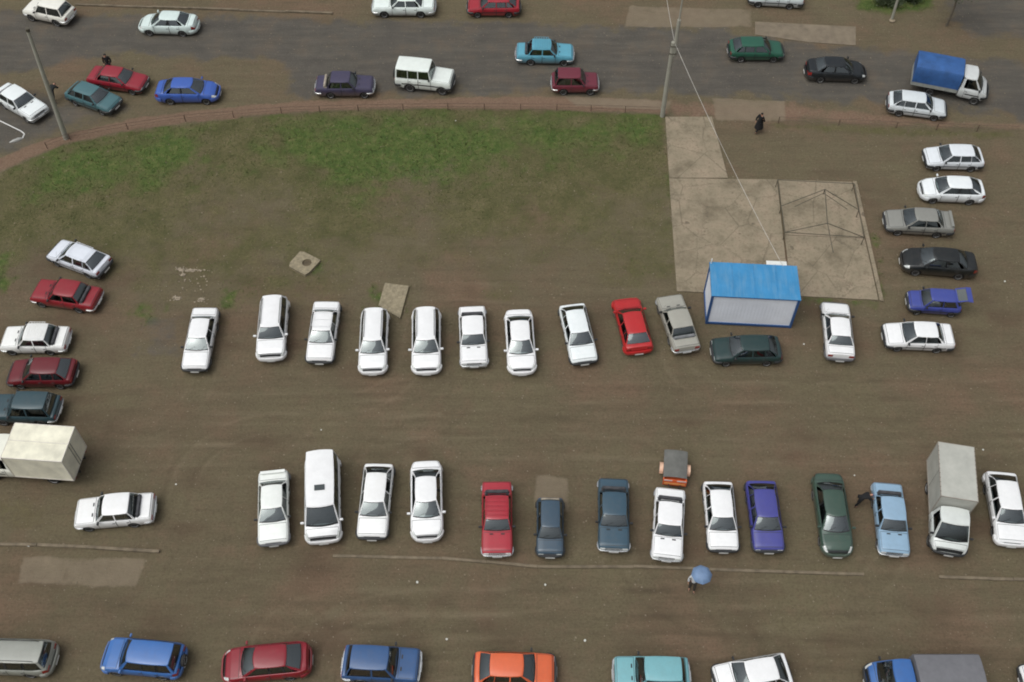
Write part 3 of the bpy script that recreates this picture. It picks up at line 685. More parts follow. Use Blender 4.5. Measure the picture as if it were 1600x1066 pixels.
def fields(X, Y):
    n1 = vnoise(X, Y, 5.0, 1); n2 = vnoise(X, Y, 1.6, 2); n3 = vnoise(X, Y, .7, 3)
    grad = np.clip((Y + np.clip((-X - 12) * .25, 0, 4) - 40) / 17, 0, 1) ** .75
    grass = sm(sdist(X, Y, FULL) + n2 * .3 + .2, .8) * np.clip(.12 + .80 * grad + .30 * n1 + .12 * n2, 0, 1)
    grass = np.maximum.reduce([grass, sm(sdist(X, Y, STRIP) + n3 * .35, .7) * .75, sm(sdist(X, Y, TOPG), 1.0), sm(sdist(X, Y, LEFTLOW) + n2, 2.5) * .5])
    lush = np.zeros_like(X)
    for k, P in enumerate(LUSH): lush = np.maximum(lush, sm(sdist(X, Y, P) + (n2 * 1.6 if k < 2 else n3 * .7), 4.0 if k < 2 else .8) * (.9 if k < 2 else .75))
    lush = np.maximum(lush, sm(sdist(X, Y, TOPG), .8)); grass = np.maximum(grass, lush * .9)
    edge = sm(sdist(X, Y, PATH), .3); grass = grass * (1 - edge)
    road = np.maximum.reduce([sm(sdist(X, Y, ROAD) + n2 * .7, 1.3), sm(sdist(X, Y, LEFTROAD) + n2 * .6, 1.4) * .8, sm(sdist(X, Y, RIGHTYARD) + n2 * .5, 1.5), sm(sdist(X, Y, PATCH) + n3 * .5, .9) * .55])
    path = np.maximum(sm(sdist(X, Y, PATH) + n3 * .15, .4), sm(sdist(X, Y, PATH2) + n3 * .3, .8) * .7)
    pale = np.zeros_like(X)
    for P in PALES: pale = np.maximum(pale, sm(sdist(X, Y, P) + n3 * .05, .25) * np.clip(.85 + .3 * n2, 0, 1))
    return grass, lush, road, path, pale
def tracks(X, Y):
    """wheel tracks: pairs of shallow lines through the lanes and into the parking rows; damp stains"""
    rg = random.Random(21); rut = np.zeros_like(X); ln = []
    for k in range(26):
        lane = rg.choice([(32.5, 3.0), (32.5, 3.0), (20.5, 2.4), (20.5, 2.4), (46, 5), (64.5, 2.6)]); y0 = lane[0] + rg.uniform(-1, 1) * lane[1]; x0 = rg.uniform(-45, 10); L = rg.uniform(18, 60); a1, a2, ph = rg.uniform(-.05, .05), rg.uniform(.2, .8), rg.uniform(0, 6)
        ln.append(([(x0 + L * t / 40, y0 + a1 * L * t / 40 + a2 * math.sin(ph + L * t / 40 / 7)) for t in range(41)], rg.choice([-1, -1, 1]) * rg.uniform(.4, 1)))
    for k in range(46):
        lane, row = rg.choice([(32.0, 39), (31.5, 27), (20.5, 27), (20.5, 18), (32, 37)]); x0 = rg.uniform(-19, 24); r_ = rg.uniform(3, 5.5) * rg.choice([-1, 1]); s_ = 1 if row > lane else -1
        pts = [(x0, row + s_ * 1.0), (x0 + rg.uniform(-.3, .3), row - s_ * 1.5)]
        for t in range(1, 13):
            u = t / 12 * math.pi / 2; pts.append((pts[1][0] + r_ * (1 - math.cos(u)), pts[1][1] - s_ * min(abs(r_), abs(lane - row)) * .9 * math.sin(u)))
        pts.append((pts[-1][0] + r_ * 2, pts[-1][1])); ln.append((pts, rg.choice([-1, -1, 1]) * rg.uniform(.35, .9)))
    for pts, amp in ln:
        P = np.array(pts)
        for off in (-.68, .68):
            d = np.gradient(P, axis=0); d /= np.linalg.norm(d, axis=1)[:, None] + 1e-9; Q = P + np.stack([-d[:, 1], d[:, 0]], 1) * off
            x0, x1, y0, y1 = Q[:, 0].min() - .6, Q[:, 0].max() + .6, Q[:, 1].min() - .6, Q[:, 1].max() + .6
            ix = np.where((X[:, 0] > x0) & (X[:, 0] < x1))[0]; iy = np.where((Y[0] > y0) & (Y[0] < y1))[0]
            if len(ix) < 2 or len(iy) < 2: continue
            sl_ = (slice(ix[0], ix[-1] + 1), slice(iy[0], iy[-1] + 1)); xs_, ys_ = X[sl_], Y[sl_]; dd = np.full(xs_.shape, 9.)
            for (ax, ay), (bx, by) in zip(Q[:-1], Q[1:]):
                ex, ey = bx - ax, by - ay; t = np.clip(((xs_ - ax) * ex + (ys_ - ay) * ey) / (ex * ex + ey * ey + 1e-9), 0, 1); dd = np.minimum(dd, np.hypot(xs_ - ax - t * ex, ys_ - ay - t * ey))
            rut[sl_] += .55 * amp * np.exp(-(dd / .13) ** 2)
    rut = np.clip(rut, -1.3, 1.3) * np.clip(.55 + .9 * vnoise(X, Y, 2.5, 8), 0, 1)
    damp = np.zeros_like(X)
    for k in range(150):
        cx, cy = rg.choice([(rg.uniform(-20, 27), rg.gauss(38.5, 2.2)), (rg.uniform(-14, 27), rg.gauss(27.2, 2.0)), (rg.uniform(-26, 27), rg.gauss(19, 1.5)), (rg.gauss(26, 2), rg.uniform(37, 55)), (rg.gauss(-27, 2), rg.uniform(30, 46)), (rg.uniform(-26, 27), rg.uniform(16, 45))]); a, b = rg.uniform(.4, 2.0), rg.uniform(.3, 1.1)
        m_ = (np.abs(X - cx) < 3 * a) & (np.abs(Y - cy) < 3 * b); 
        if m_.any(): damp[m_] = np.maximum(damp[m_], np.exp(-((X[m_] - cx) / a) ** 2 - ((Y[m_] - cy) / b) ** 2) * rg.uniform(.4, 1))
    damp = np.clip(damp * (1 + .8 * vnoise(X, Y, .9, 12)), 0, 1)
    return rut, damp
me = bpy.data.meshes.new('ground'); nx, ny = GX.shape
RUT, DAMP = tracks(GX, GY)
hz = -.03 + .022 * vnoise(GX, GY, 2.2, 5) * (np.abs(GX) < 60) - .018 * np.clip(np.abs(RUT), 0, 1) + .012 * vnoise(GX, GY, .5, 6)
hz = np.minimum(hz, -.004)
verts = np.stack([GX.ravel(), GY.ravel(), hz.ravel()], 1)
idx = np.arange(nx * ny).reshape(nx, ny)
fc = np.stack([idx[:-1, :-1].ravel(), idx[1:, :-1].ravel(), idx[1:, 1:].ravel(), idx[:-1, 1:].ravel()], 1)
me.vertices.add(len(verts)); me.vertices.foreach_set('co', verts.ravel()); me.loops.add(fc.size); me.loops.foreach_set('vertex_index', fc.ravel().astype(np.int32))
me.polygons.add(len(fc)); me.polygons.foreach_set('loop_start', np.arange(0, fc.size, 4, dtype=np.int32)); me.update(); me.validate()
me.polygons.foreach_set('use_smooth', [True] * len(me.polygons))
FL = fields(GX, GY)
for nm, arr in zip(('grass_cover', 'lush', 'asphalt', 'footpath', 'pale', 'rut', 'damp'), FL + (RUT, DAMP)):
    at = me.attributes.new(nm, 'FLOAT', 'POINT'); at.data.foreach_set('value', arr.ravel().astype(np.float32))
ground = bpy.data.objects.new('ground', me); link(ground); tag(ground, 'bare brown trodden earth of the car park with a grassy patch', 'ground', kind='structure')
m, n, l, p = newmat('earth_grass_asphalt'); me.materials.append(m)
tc = n.new('ShaderNodeTexCoord'); O = tc.outputs['Object']
def attr(nm): a = n.new('ShaderNodeAttribute'); a.attribute_name = nm; return a.outputs['Fac']
mp = n.new('ShaderNodeMapping'); mp.inputs['Scale'].default_value = (.22, 1.6, 1); l.new(O, mp.inputs[0])
big = noise(n, l, .16, 5, .6, O); mid = noise(n, l, .9, 7, .68, O); fine = noise(n, l, 7, 8, .75, O); streak = noise(n, l, 1.1, 6, .65, mp.outputs[0])
C = lambda *c: lin(c)
dirt = ramp(n, l, big, [(.34, C(102, 94, 73)), (.5, C(99, 90, 71)), (.66, C(109, 91, 74))])
dirt = mixc(n, l, mth(n, l, 'MULTIPLY', ramp(n, l, mid, [(.50, 0), (.72, 1)]), .42), dirt, C(116, 94, 78))
dirt = mixc(n, l, ramp(n, l, streak, [(.36, .40), (.50, 0)]), dirt, C(86, 77, 61))
dirt = mixc(n, l, ramp(n, l, streak, [(.58, 0), (.76, .3)]), dirt, C(120, 109, 90))
dirt = mixc(n, l, ramp(n, l, fine, [(.36, .50), (.50, 0)]), dirt, C(76, 67, 52))
dirt = mixc(n, l, ramp(n, l, fine, [(.56, 0), (.74, .45)]), dirt, C(132, 118, 98))
dirt = mixc(n, l, mth(n, l, 'MULTIPLY', attr('rut'), -.55, True), dirt, C(78, 68, 54)); dirt = mixc(n, l, mth(n, l, 'MULTIPLY', attr('rut'), .45, True), dirt, C(130, 117, 97))
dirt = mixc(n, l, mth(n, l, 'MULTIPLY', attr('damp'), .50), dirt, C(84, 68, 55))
g1 = ramp(n, l, noise(n, l, .55, 6, .7, O), [(.32, C(72, 74, 44)), (.5, C(92, 88, 59)), (.68, C(107, 99, 72))])
g1 = mixc(n, l, ramp(n, l, fine, [(.38, .55), (.56, 0)]), g1, C(60, 64, 36))
g2 = ramp(n, l, noise(n, l, 1.6, 6, .7, O), [(.34, C(56, 78, 34)), (.52, C(76, 92, 44)), (.70, C(102, 104, 64))])
gr = mixc(n, l, ramp(n, l, mth(n, l, 'ADD', attr('lush'), mth(n, l, 'MULTIPLY', mth(n, l, 'SUBTRACT', mid, .5), 1.1)), [(.3, 0), (.75, 1)]), g1, g2)
gmask = mth(n, l, 'ADD', attr('grass_cover'), mth(n, l, 'MULTIPLY', mth(n, l, 'SUBTRACT', mid, .5), 1.0)); gmask = mth(n, l, 'ADD', gmask, mth(n, l, 'MULTIPLY', mth(n, l, 'SUBTRACT', fine, .5), .7))
col = mixc(n, l, ramp(n, l, gmask, [(.30, 0), (.75, .92)]), dirt, gr)
asp = ramp(n, l, noise(n, l, .4, 6, .65, O), [(.35, C(82, 78, 73)), (.5, C(90, 86, 79)), (.65, C(99, 90, 79))])
asp = mixc(n, l, ramp(n, l, streak, [(.42, .5), (.6, 0)]), asp, C(72, 69, 65))
asp = mixc(n, l, ramp(n, l, fine, [(.5, 0), (.75, .35)]), asp, C(110, 104, 97))
amask = mth(n, l, 'ADD', attr('asphalt'), mth(n, l, 'MULTIPLY', mth(n, l, 'SUBTRACT', mid, .5), 1.3))
col = mixc(n, l, ramp(n, l, amask, [(.35, 0), (.75, .95)]), col, asp)
pth = ramp(n, l, fine, [(.3, C(104, 82, 68)), (.7, C(133, 110, 93))])
col = mixc(n, l, ramp(n, l, mth(n, l, 'ADD', attr('footpath'), mth(n, l, 'MULTIPLY', mth(n, l, 'SUBTRACT', mid, .5), .7)), [(.35, 0), (.7, .85)]), col, pth)
pal = ramp(n, l, mid, [(.3, C(116, 104, 88)), (.7, C(130, 118, 100))])
col = mixc(n, l, ramp(n, l, mth(n, l, 'ADD', attr('pale'), mth(n, l, 'MULTIPLY', mth(n, l, 'SUBTRACT', mid, .5), .7)), [(.35, 0), (.7, .75)]), col, pal)
l.new(col, p.inputs['Base Color']); p.inputs['Roughness'].default_value = .95; p.inputs['Specular IOR Level'].default_value = .2
bn = n.new('ShaderNodeBump'); bn.inputs['Strength'].default_value = .9; bn.inputs['Distance'].default_value = .08
l.new(mth(n, l, 'ADD', fine, mth(n, l, 'MULTIPLY', streak, 1.2)), bn.inputs['Height']); l.new(bn.outputs[0], p.inputs['Normal'])

# ---------------------------------------------------------------- grass blades (one mass)
rng = np.random.default_rng(11)
N = 230000; px_ = rng.uniform(-42, 42, N); py_ = rng.uniform(36, 76, N)
gg, ll, rr_, pp_, _ = fields(px_, py_)
clump = .5 + .5 * np.sin(px_ * 2.3 + 1.7 * np.sin(py_ * 1.9)) * np.sin(py_ * 2.9 + 1.3 * np.sin(px_ * 1.1))
keep = rng.uniform(0, 1, N) < np.clip(gg * .45 + ll * .5 - .12, 0, 1) * (.35 + .65 * clump) * (rr_ < .5) * (pp_ < .3)
px_, py_, ll = px_[keep], py_[keep], ll[keep]; K = len(px_)
V = []; 
for k in range(2):
    a = rng.uniform(0, 2 * math.pi, K); h = rng.uniform(.01, .04, K) * (1 + .8 * ll); w_ = rng.uniform(.02, .045, K)
    ln = rng.uniform(-.07, .07, (K, 2)); ca, sa = np.cos(a) * w_, np.sin(a) * w_
    z0 = np.full(K, -.03)
    V.append(np.stack([np.stack([px_ - ca, py_ - sa, z0], 1), np.stack([px_ + ca, py_ + sa, z0], 1), np.stack([px_ + ln[:, 0], py_ + ln[:, 1], h], 1)], 1))
V = np.concatenate(V).reshape(-1, 3); Fn = len(V) // 3
gm = bpy.data.meshes.new('grass'); gm.vertices.add(len(V)); gm.vertices.foreach_set('co', V.ravel()); gm.loops.add(Fn * 3); gm.loops.foreach_set('vertex_index', np.arange(Fn * 3, dtype=np.int32))
gm.polygons.add(Fn); gm.polygons.foreach_set('loop_start', np.arange(0, Fn * 3, 3, dtype=np.int32)); gm.update()
m, n, l, p = newmat('grass_blades'); gm.materials.append(m); tc = n.new('ShaderNodeTexCoord')
l.new(ramp(n, l, noise(n, l, 3.0, 6, .8, tc.outputs['Object']), [(.3, C(66, 80, 38)), (.5, C(88, 95, 50)), (.7, C(118, 112, 74))]), p.inputs['Base Color']); p.inputs['Roughness'].default_value = .8
go = bpy.data.objects.new('grass', gm); link(go); tag(go, 'short patchy grass growing on the middle of the lot', 'grass', kind='stuff')

# ---------------------------------------------------------------- gravel (one mass)
K = 17000; gxp = rng.uniform(-36, 36, K); gyp = rng.uniform(14, 74, K); rr = rng.uniform(.012, .04, K) * rng.choice([1, 1, 1, 1.6], K)
oct_ = np.array([(1, 0, 0), (0, 1, 0), (-1, 0, 0), (0, -1, 0), (0, 0, .7)]); of = np.array([(0, 1, 4), (1, 2, 4), (2, 3, 4), (3, 0, 4)])
an = rng.uniform(0, 6.28, K); ca_, sa_ = np.cos(an), np.sin(an); el = rng.uniform(.6, 1.3, K)
V = np.stack([np.stack([gxp + rr * (o_[0] * el * ca_ - o_[1] * sa_), gyp + rr * (o_[0] * el * sa_ + o_[1] * ca_), -.022 + rr * o_[2]], 1) for o_ in oct_], 1).reshape(-1, 3)
Fp = (np.arange(K)[:, None, None] * 5 + of[None]).reshape(-1, 3)
gm = bpy.data.meshes.new('gravel'); gm.vertices.add(len(V)); gm.vertices.foreach_set('co', V.ravel()); gm.loops.add(Fp.size); gm.loops.foreach_set('vertex_index', Fp.ravel().astype(np.int32))
gm.polygons.add(len(Fp)); gm.polygons.foreach_set('loop_start', np.arange(0, Fp.size, 3, dtype=np.int32)); gm.update()
m, n, l, p = newmat('pebbles'); gm.materials.append(m); tc = n.new('ShaderNodeTexCoord')
l.new(ramp(n, l, noise(n, l, 9.0, 3, .8, tc.outputs['Object']), [(.35, C(84, 74, 60)), (.5, C(114, 103, 86)), (.66, C(134, 122, 104))]), p.inputs['Base Color']); p.inputs['Roughness'].default_value = .9
go = bpy.data.objects.new('gravel', gm); link(go); tag(go, 'loose pebbles scattered over the trodden earth', 'gravel', kind='stuff')

# ---------------------------------------------------------------- concrete pad, kerbs
m, n, l, p = newmat('worn_concrete'); tc = n.new('ShaderNodeTexCoord'); O = tc.outputs['Object']
a_ = noise(n, l, .5, 7, .7, O); b_ = noise(n, l, 6, 8, .7, O)
c_ = ramp(n, l, a_, [(.34, C(108, 98, 80)), (.48, C(133, 122, 102)), (.64, C(147, 132, 112))])
c_ = mixc(n, l, ramp(n, l, noise(n, l, 1.1, 3, .5, O), [(.68, 0), (.72, .8)]), c_, C(92, 82, 68)); c_ = mixc(n, l, ramp(n, l, b_, [(.34, .6), (.48, 0)]), c_, C(100, 89, 74)); c_ = mixc(n, l, ramp(n, l, noise(n, l, 2.3, 4, .6, O), [(.58, 0), (.68, .35)]), c_, C(112, 94, 78))
l.new(c_, p.inputs['Base Color']); p.inputs['Roughness'].default_value = .9
vo = n.new('ShaderNodeTexVoronoi'); vo.feature = 'DISTANCE_TO_EDGE'; vo.inputs['Scale'].default_value = .42; vm = n.new('ShaderNodeVectorMath'); vm.operation = 'ADD'; l.new(O, vm.inputs[0]); l.new(ramp(n, l, b_, [(.3, 0.0), (.7, .25)]), vm.inputs[1]); l.new(vm.outputs[0], vo.inputs['Vector'])
l.new(mixc(n, l, ramp(n, l, vo.outputs['Distance'], [(.004, .55), (.016, 0)]), c_, C(84, 76, 62)), p.inputs['Base Color'])
bn = n.new('ShaderNodeBump'); bn.inputs['Strength'].default_value = .5; bn.inputs['Distance'].default_value = .02; l.new(b_, bn.inputs['Height']); l.new(bn.outputs[0], p.inputs['Normal'])
M['concrete'] = m
def prism(mb, P, z0, z1, mi=0):
    n_ = len(P); mb.add([(x, y, z0) for x, y in P] + [(x, y, z1) for x, y in P], [tuple(range(n_ - 1, -1, -1)), tuple(range(n_, 2 * n_))] + [(i, (i + 1) % n_, n_ + (i + 1) % n_, n_ + i) for i in range(n_)], mi)
g = MB()
def quads(a, b, c, d, nu, nv, z, gap=.02):
    a, b, c, d = [np.array(tuple(un(*q))[:2]) for q in (a, b, c, d)]
    for i in range(nu):
        for j in range(nv):
            def q(u, v): return tuple((a * (1 - u) + b * u) * (1 - v) + (d * (1 - u) + c * u) * v)
            lu, lv = np.linalg.norm(b - a), np.linalg.norm(d - a); eu, ev = gap / lu, gap / lv
            u0, u1, v0, v1 = i / nu + eu, (i + 1) / nu - eu, j / nv + ev, (j + 1) / nv - ev
            prism(g, [q(u0, v0), q(u1, v0), q(u1, v1), q(u0, v1)], -.15, z + random.uniform(-.004, .004))
random.seed(3)
quads((1039, 183), (1112.6, 183), (1138, 279), (1045, 279), 1, 1, .05)
quads((1045, 279), (1214, 281), (1234, 463), (1057, 456), 1, 1, .052)
quads((1216, 281), (1331, 285), (1373, 470), (1236, 463), 1, 2, .056)
prism(g, [tuple(un(*q))[:2] for q in [(1332, 285), (1338, 285), (1380, 472), (1374, 471)]], -.1, .12)
o = g.build('concrete_pad', M['concrete'], smooth=0); tag(o, 'pale L shaped concrete slab ground beside the blue roofed cabin', 'concrete pad', kind='structure')
g = MB(); prism(g, [tuple(un(*q))[:2] for q in [(1180, 34), (1337, 42), (1337, 71), (1262, 66), (1180, 54)]], -.1, .008)
o = g.build('concrete_apron', simple('muddy_concrete', C(116, 105, 89), .95, var=.22, scale=1.5, bump=.4), smooth=0); tag(o, 'pale concrete apron at the far edge of the road', 'concrete apron', kind='structure')
m2 = simple('kerb_stone', C(110, 99, 82), .9, var=.35, scale=2, bump=.5)
def kerb(name, pts, w_, h, label):
    g = MB(); pts = [un(*q) for q in pts]
    for a, b in zip(pts[:-1], pts[1:]):
        d = (b - a); L = d.length; d.normalize(); nrm = Vector((-d.y, d.x, 0)); k = max(1, int(L / 2.9))
        for i in range(k):
            if random.random() < .08: continue
            p0 = a + d * (L * i / k + .015); p1 = a + d * (L * (i + 1) / k - .015); j = random.uniform(-.03, .03); hh = h + random.uniform(-.035, .02)
            g.rings([[tuple(q + nrm * (s_ * w_ / 2 + j) + Vector((0, 0, z))) for s_, z in ((1, -.2), (1, hh - .02), (.8, hh), (-.8, hh), (-1, hh - .02), (-1, -.2))] for q in (p0, p1)])
    o = g.build(name, m2, smooth=30); tag(o, label, 'kerb', kind='structure')
kerb('kerb', [(520, 868), (690, 872), (760, 878), (840, 886), (990, 886), (1100, 890), (1350, 898), (1700, 910)], .16, .085, 'sunken kerb stones along the front row of cars')
kerb('kerb', [(-40, 851), (58, 852), (150, 856), (250, 862)], .17, .085, 'short run of kerb stones below the lone cream saloon')
kerb('kerb', [(118, 8), (300, 14), (520, 22)], .16, .12, 'kerb along the far side of the road at the top left')

# raised far footpath at top left
# ---------------------------------------------------------------- loose slabs, rubble, litter
def slab(name, px, th, label, hole=None, z=.0):
    P = [Vector(un(*q)) for q in px]; c = sum(P, Vector()) / 4
    root = MB()
    if not hole: prism(root, [(q.x - c.x, q.y - c.y) for q in P], -.05, th)
    else:
        h = un(*hole[:2]) - c; r = hole[2]; n_ = 24; out = []; inn = []
        for k in range(n_):
            t = 2 * math.pi * k / n_; d = Vector((math.cos(t), math.sin(t), 0)); best = 9
            for i in range(4):
                a, b = P[i] - c - h, P[(i + 1) % 4] - c - h; e = b - a; den = d.x * e.y - d.y * e.x
                if abs(den) < 1e-9: continue
                s_ = (a.x * e.y - a.y * e.x) / den; u_ = (a.x * d.y - a.y * d.x) / den
                if s_ > 0 and -.001 <= u_ <= 1.001: best = min(best, s_)
            out.append(h + d * best); inn.append(h + d * r)
        rs = [[(q.x, q.y, zz) for q in ring] for ring, zz in ((out, -.05), (out, th), (inn, th), (inn, th - .09))]
        root.rings(rs, 0, True, False); root.add([(q.x, q.y, th - .09) for q in inn], [tuple(range(n_))], 1)
    o = root.build(name, [M['slabc'], M['dark_soil']], smooth=20); o.location = (c.x, c.y, z); tag(o, label, 'concrete slab'); return o
M['slabc'] = simple('weathered_slab', C(134, 124, 102), .9, var=.3, scale=5, bump=.6, bscale=14); M['dark_soil'] = simple('dark_soil', C(84, 74, 58), .95, var=.4)
slab('manhole_slab', [(471, 393.5), (501.6, 409), (479, 433), (449.8, 417)], .16, 'square concrete manhole slab with a round hole lying on the grass', (480, 413, .30))
slab('concrete_slab', [(601.8, 444), (639, 448.7), (625.4, 499), (591.7, 479)], .12, 'oblong mossy concrete slab lying behind the two white estate cars')
g = MB(); random.seed(9)
def chips(cx, cy, rx, ry, k, big=.075):
    for _ in range(k):
        q = un(cx + random.gauss(0, rx), cy + random.gauss(0, ry)); r = random.uniform(.02, big); a = random.uniform(0, 3)
        pts = [(q.x + r * random.uniform(.6, 1.2) * math.cos(a + t), q.y + r * random.uniform(.4, 1) * math.sin(a + t)) for t in (0, 1.2, 2.4, 3.7, 5.0)]
        prism(g, pts, -.03, random.uniform(.0, .03))
for c_ in [(281, 421, 4, 1.8, 60), (300, 423, 9, 1.0, 60), (285, 430, 2.5, 1.4, 20), (277, 466, 5, 1.6, 40), (317, 469, 5, 1.3, 26), (295, 445, 16, 11, 26)]: chips(*c_[:4], c_[4])
o = g.build('plaster_rubble', simple('plaster', C(150, 138, 120), .9, var=.2, scale=8), smooth=0); tag(o, 'scattered white plaster rubble on bare earth behind the leftmost middle row car', 'rubble', kind='stuff')
g0 = MB(); prism(g0, [(-.09, -.05), (.03, -.08), (.10, .0), (.05, .08), (-.06, .07)], -.03, .02)
lit = None; litm = simple('paper', (.6, .6, .56), .8)
for k, (u, v) in enumerate([(502, 672), (1256, 538), (698, 999), (914, 1001), (1335, 743), (275, 757), (852, 914), (45, 853), (712, 189), (1536, 703), (1570, 440), (652, 910)]):
    if lit is None: lit = o = g0.build('litter', litm, smooth=0)
    else: o = lit.copy(); link(o)
    q = un(u, v); o.location = (q.x, q.y, .02); o.rotation_euler = (0, 0, k * 1.3); o.scale = (.45 + .08 * (k % 4),) * 3
    tag(o, 'small white scrap of litter lying on the bare ground', 'litter', 'scraps of litter on the ground')

# ---------------------------------------------------------------- cabin with blue roof
BLUE = simple('blue_sheet', C(54, 128, 176), .6, var=.10, scale=1.2)
_n = BLUE.node_tree.nodes; _l = BLUE.node_tree.links; _tc = _n.new('ShaderNodeTexCoord'); _mp = _n.new('ShaderNodeMapping'); _mp.inputs['Scale'].default_value = (3.5, .5, 1); _l.new(_tc.outputs['Object'], _mp.inputs[0])
_p = _n['Principled BSDF']; _src = _p.inputs['Base Color'].links[0].from_socket
_l.new(mixc(_n, _l, ramp(_n, _l, noise(_n, _l, 1.2, 7, .7, _mp.outputs[0]), [(.46, 0), (.72, .5)]), _src, C(112, 150, 176)), _p.inputs['Base Color'])
BLUED = simple('blue_trim', C(40, 78, 128), .5, var=.1)
WALL = simple('grey_sheet', C(226, 230, 238), .5, var=.07, scale=.8)
kf = un(1103.5, 505); kr = un(1234, 511.6); ang = math.atan2(kr.y - kf.y, kr.x - kf.x); KL = (kr - kf).length; KD, KH = 2.42, 2.72
cab = empty('cabin', (kf.x, kf.y, 0), ang); tag(cab, 'light grey sheet metal cabin with a bright blue flat roof', 'cabin')
g = MB()     # profiled sheet walls
def corr(x0, y0, x1, y1, nrmx, nrmy):
    L = math.hypot(x1 - x0, y1 - y0); k = int(L / .05); pts = []
    for i in range(k + 1):
        t = i / k; o_ = .005 * (1 if (i % 4) in (0, 1) else 0)
        pts.append((x0 + (x1 - x0) * t + nrmx * o_, y0 + (y1 - y0) * t + nrmy * o_))
    g.grid([[(x, y, z) for z in (.14, KH - .05)] for x, y in pts])
corr(0, 0, KL, 0, 0, -1); corr(KL, 0, KL, KD, 1, 0); corr(KL, KD, 0, KD, 0, 1); corr(0, KD, 0, 0, -1, 0)
g.build('wall', WALL, cab, smooth=0)
for (x, y) in ((0, 0), (KL, 0), (KL, KD), (0, KD)):
    g = MB(); g.box(x - .07, x + .07, y - .07, y + .07, .0, KH - .03, 0, .01); g.build('corner_post', BLUED, cab)
g = MB(); g.box(-.05, KL + .05, -.06, .03, .02, .17); g.box(-.05, KL + .05, KD - .03, KD + .06, .02, .17); g.box(-.06, .03, .03, KD - .03, .02, .168); g.box(KL - .03, KL + .06, .03, KD - .03, .02, .168); g.build('base_frame', BLUED, cab)
g = MB(); g.box(-.10, KL + .10, -.10, KD + .14, KH - .06, KH, 1, .01); g.box(-.09, KL + .09, -.09, KD + .13, KH, KH + .03, 0, .008)
for k in range(1, 4): x = -.09 + (KL + .18) * k / 4; g.box(x - .02, x + .02, -.085, KD + .125, KH + .03, KH + .055, 0)
g.build('roof', [BLUE, BLUED], cab)
g = MB(); x0 = KL * .67; g.grid([[(x, y, z) for y, z in ((KD + .14, KH - .15), (KD + .62, KH - .22))] for x in (x0, x0 + 1.22)]); g.grid([[(x, y, z - .04) for y, z in ((KD + .14, KH - .15), (KD + .62, KH - .22))] for x in (x0, x0 + 1.22)])
g.box(x0, x0 + 1.22, KD + .61, KD + .64, KH - .28, KH - .20); g.build('door_canopy', simple('white_board', (.72, .73, .70), .6, var=.05), cab)
g = MB(); g.box(x0 + .15, x0 + 1.0, KD + .01, KD + .05, .16, 2.1); dr = g.build('door', WALL, cab); g = MB(); g.box(x0 + .25, x0 + .30, KD + .05, KD + .10, 1.0, 1.12); g.build('handle', M['trim'], dr)
g = MB(); g.tube([(.0, KD + .02, KH), (.0, KD + .02, KH + .42)], .035); g.build('vent_pipe', M['white_cover'], cab)

# ---------------------------------------------------------------- pipe frame on the pad
STEEL = simple('dark_steel', C(84, 79, 67), .6, .2, var=.2)
fr = empty('pipe_frame', (un(1290, 360).x, un(1290, 360).y, 0)); tag(fr, 'bare steel pipe frame of a tent standing on the concrete pad', 'tent frame'); bpy.context.view_layer.update()
fo = Vector(fr.location)
def pipe(name, a, b, r=.028):
    g = MB(); g.tube([Vector(a) - fo, Vector(b) - fo], r, 0, 7); return g.build(name, STEEL, fr)
ze = .75; eL0 = un(1215, 281, ze); eL1 = un(1221, 322, ze); eL2 = un(1226.5, 363, ze); eR0 = un(1335, 287, ze); eR1 = un(1342, 328, ze); eR2 = un(1350, 371, ze)
aF = un(1289, 296, ze + .9); aN = un(1293, 349, ze + .9); 
for a, b in ((eL0, eL2), (eR0, eR2)): pipe('eaves_rail', a, b)
pipe('ridge_pipe', aF, aN); pipe('ridge_pipe', aN, un(1302, 395, ze + .6), .025)
for a, b in ((eL1, aF), (eR1, aF), (eL2, aN), (eR2, aN)): pipe('rafter', a, b)
pipe('tie_beam', eL2, eR2); pipe('tie_beam', eL0, eR0)
for a, b in ((eL1.lerp(eR1, .17) , aF - Vector((0, 0, .35))), (eR1.lerp(eL1, .15), aF - Vector((0, 0, .35)))): pipe('strut', a, b, .022)
pipe('strut', aF, aF - Vector((0, 0, .45)), .03)
for q in (eL0, eL1, eL2, eR0, eR1, eR2): pipe('post', (q.x, q.y, .05), q, .025)

# ---------------------------------------------------------------- lamp posts, cable
CONC = simple('pole_concrete', C(150, 148, 136), .85, var=.12, scale=1.5, bump=.2)
def pole(base, top, r0, r1, label, name='lamp_post'):
    b = un(*base); root = empty(name, (b.x, b.y, 0)); tag(root, label, 'lamp post'); t = Vector(top) - Vector((b.x, b.y, 0)); return root, b, t
root, b, t = pole((103, 216), un(43, 47, 8.9), .17, .09, 'grey concrete lamp post leaning at the left of the grass')
g = MB(); g.tube([(0, 0, -.1), t * .5, t], [.185, .15, .11], 0, 12); g.build('shaft', CONC, root)
g = MB(); g.tube([t - Vector((0, 0, .1)), t + Vector((.02, 0, .12))], .13, 0, 10); g.tube([t + Vector((0, 0, .06)), t + Vector((0, .25, .12))], .03, 0, 6); g.build('cap', STEEL, root)
b = un(1035, 181); root = empty('lamp_post', (b.x, b.y, 0)); tag(root, 'tall grey lamp post between the grass and the concrete pad', 'lamp post')
g = MB(); g.tube([(0, 0, -.1), (-.02, -.02, 3), (0.02, 0, 6.4)], [.17, .155, .145], 0, 12); g.build('shaft', CONC, root)
g = MB(); g.tube([(.16, 0, 5.3), (.17, -.02, 8.2)], [.14, .12], 0, 12); g.tube([(.17, -.02, 8.2), (.18, -.02, 11)], [.06, .05], 0, 8); g.build('upper_tube', CONC, root)
g = MB(); 
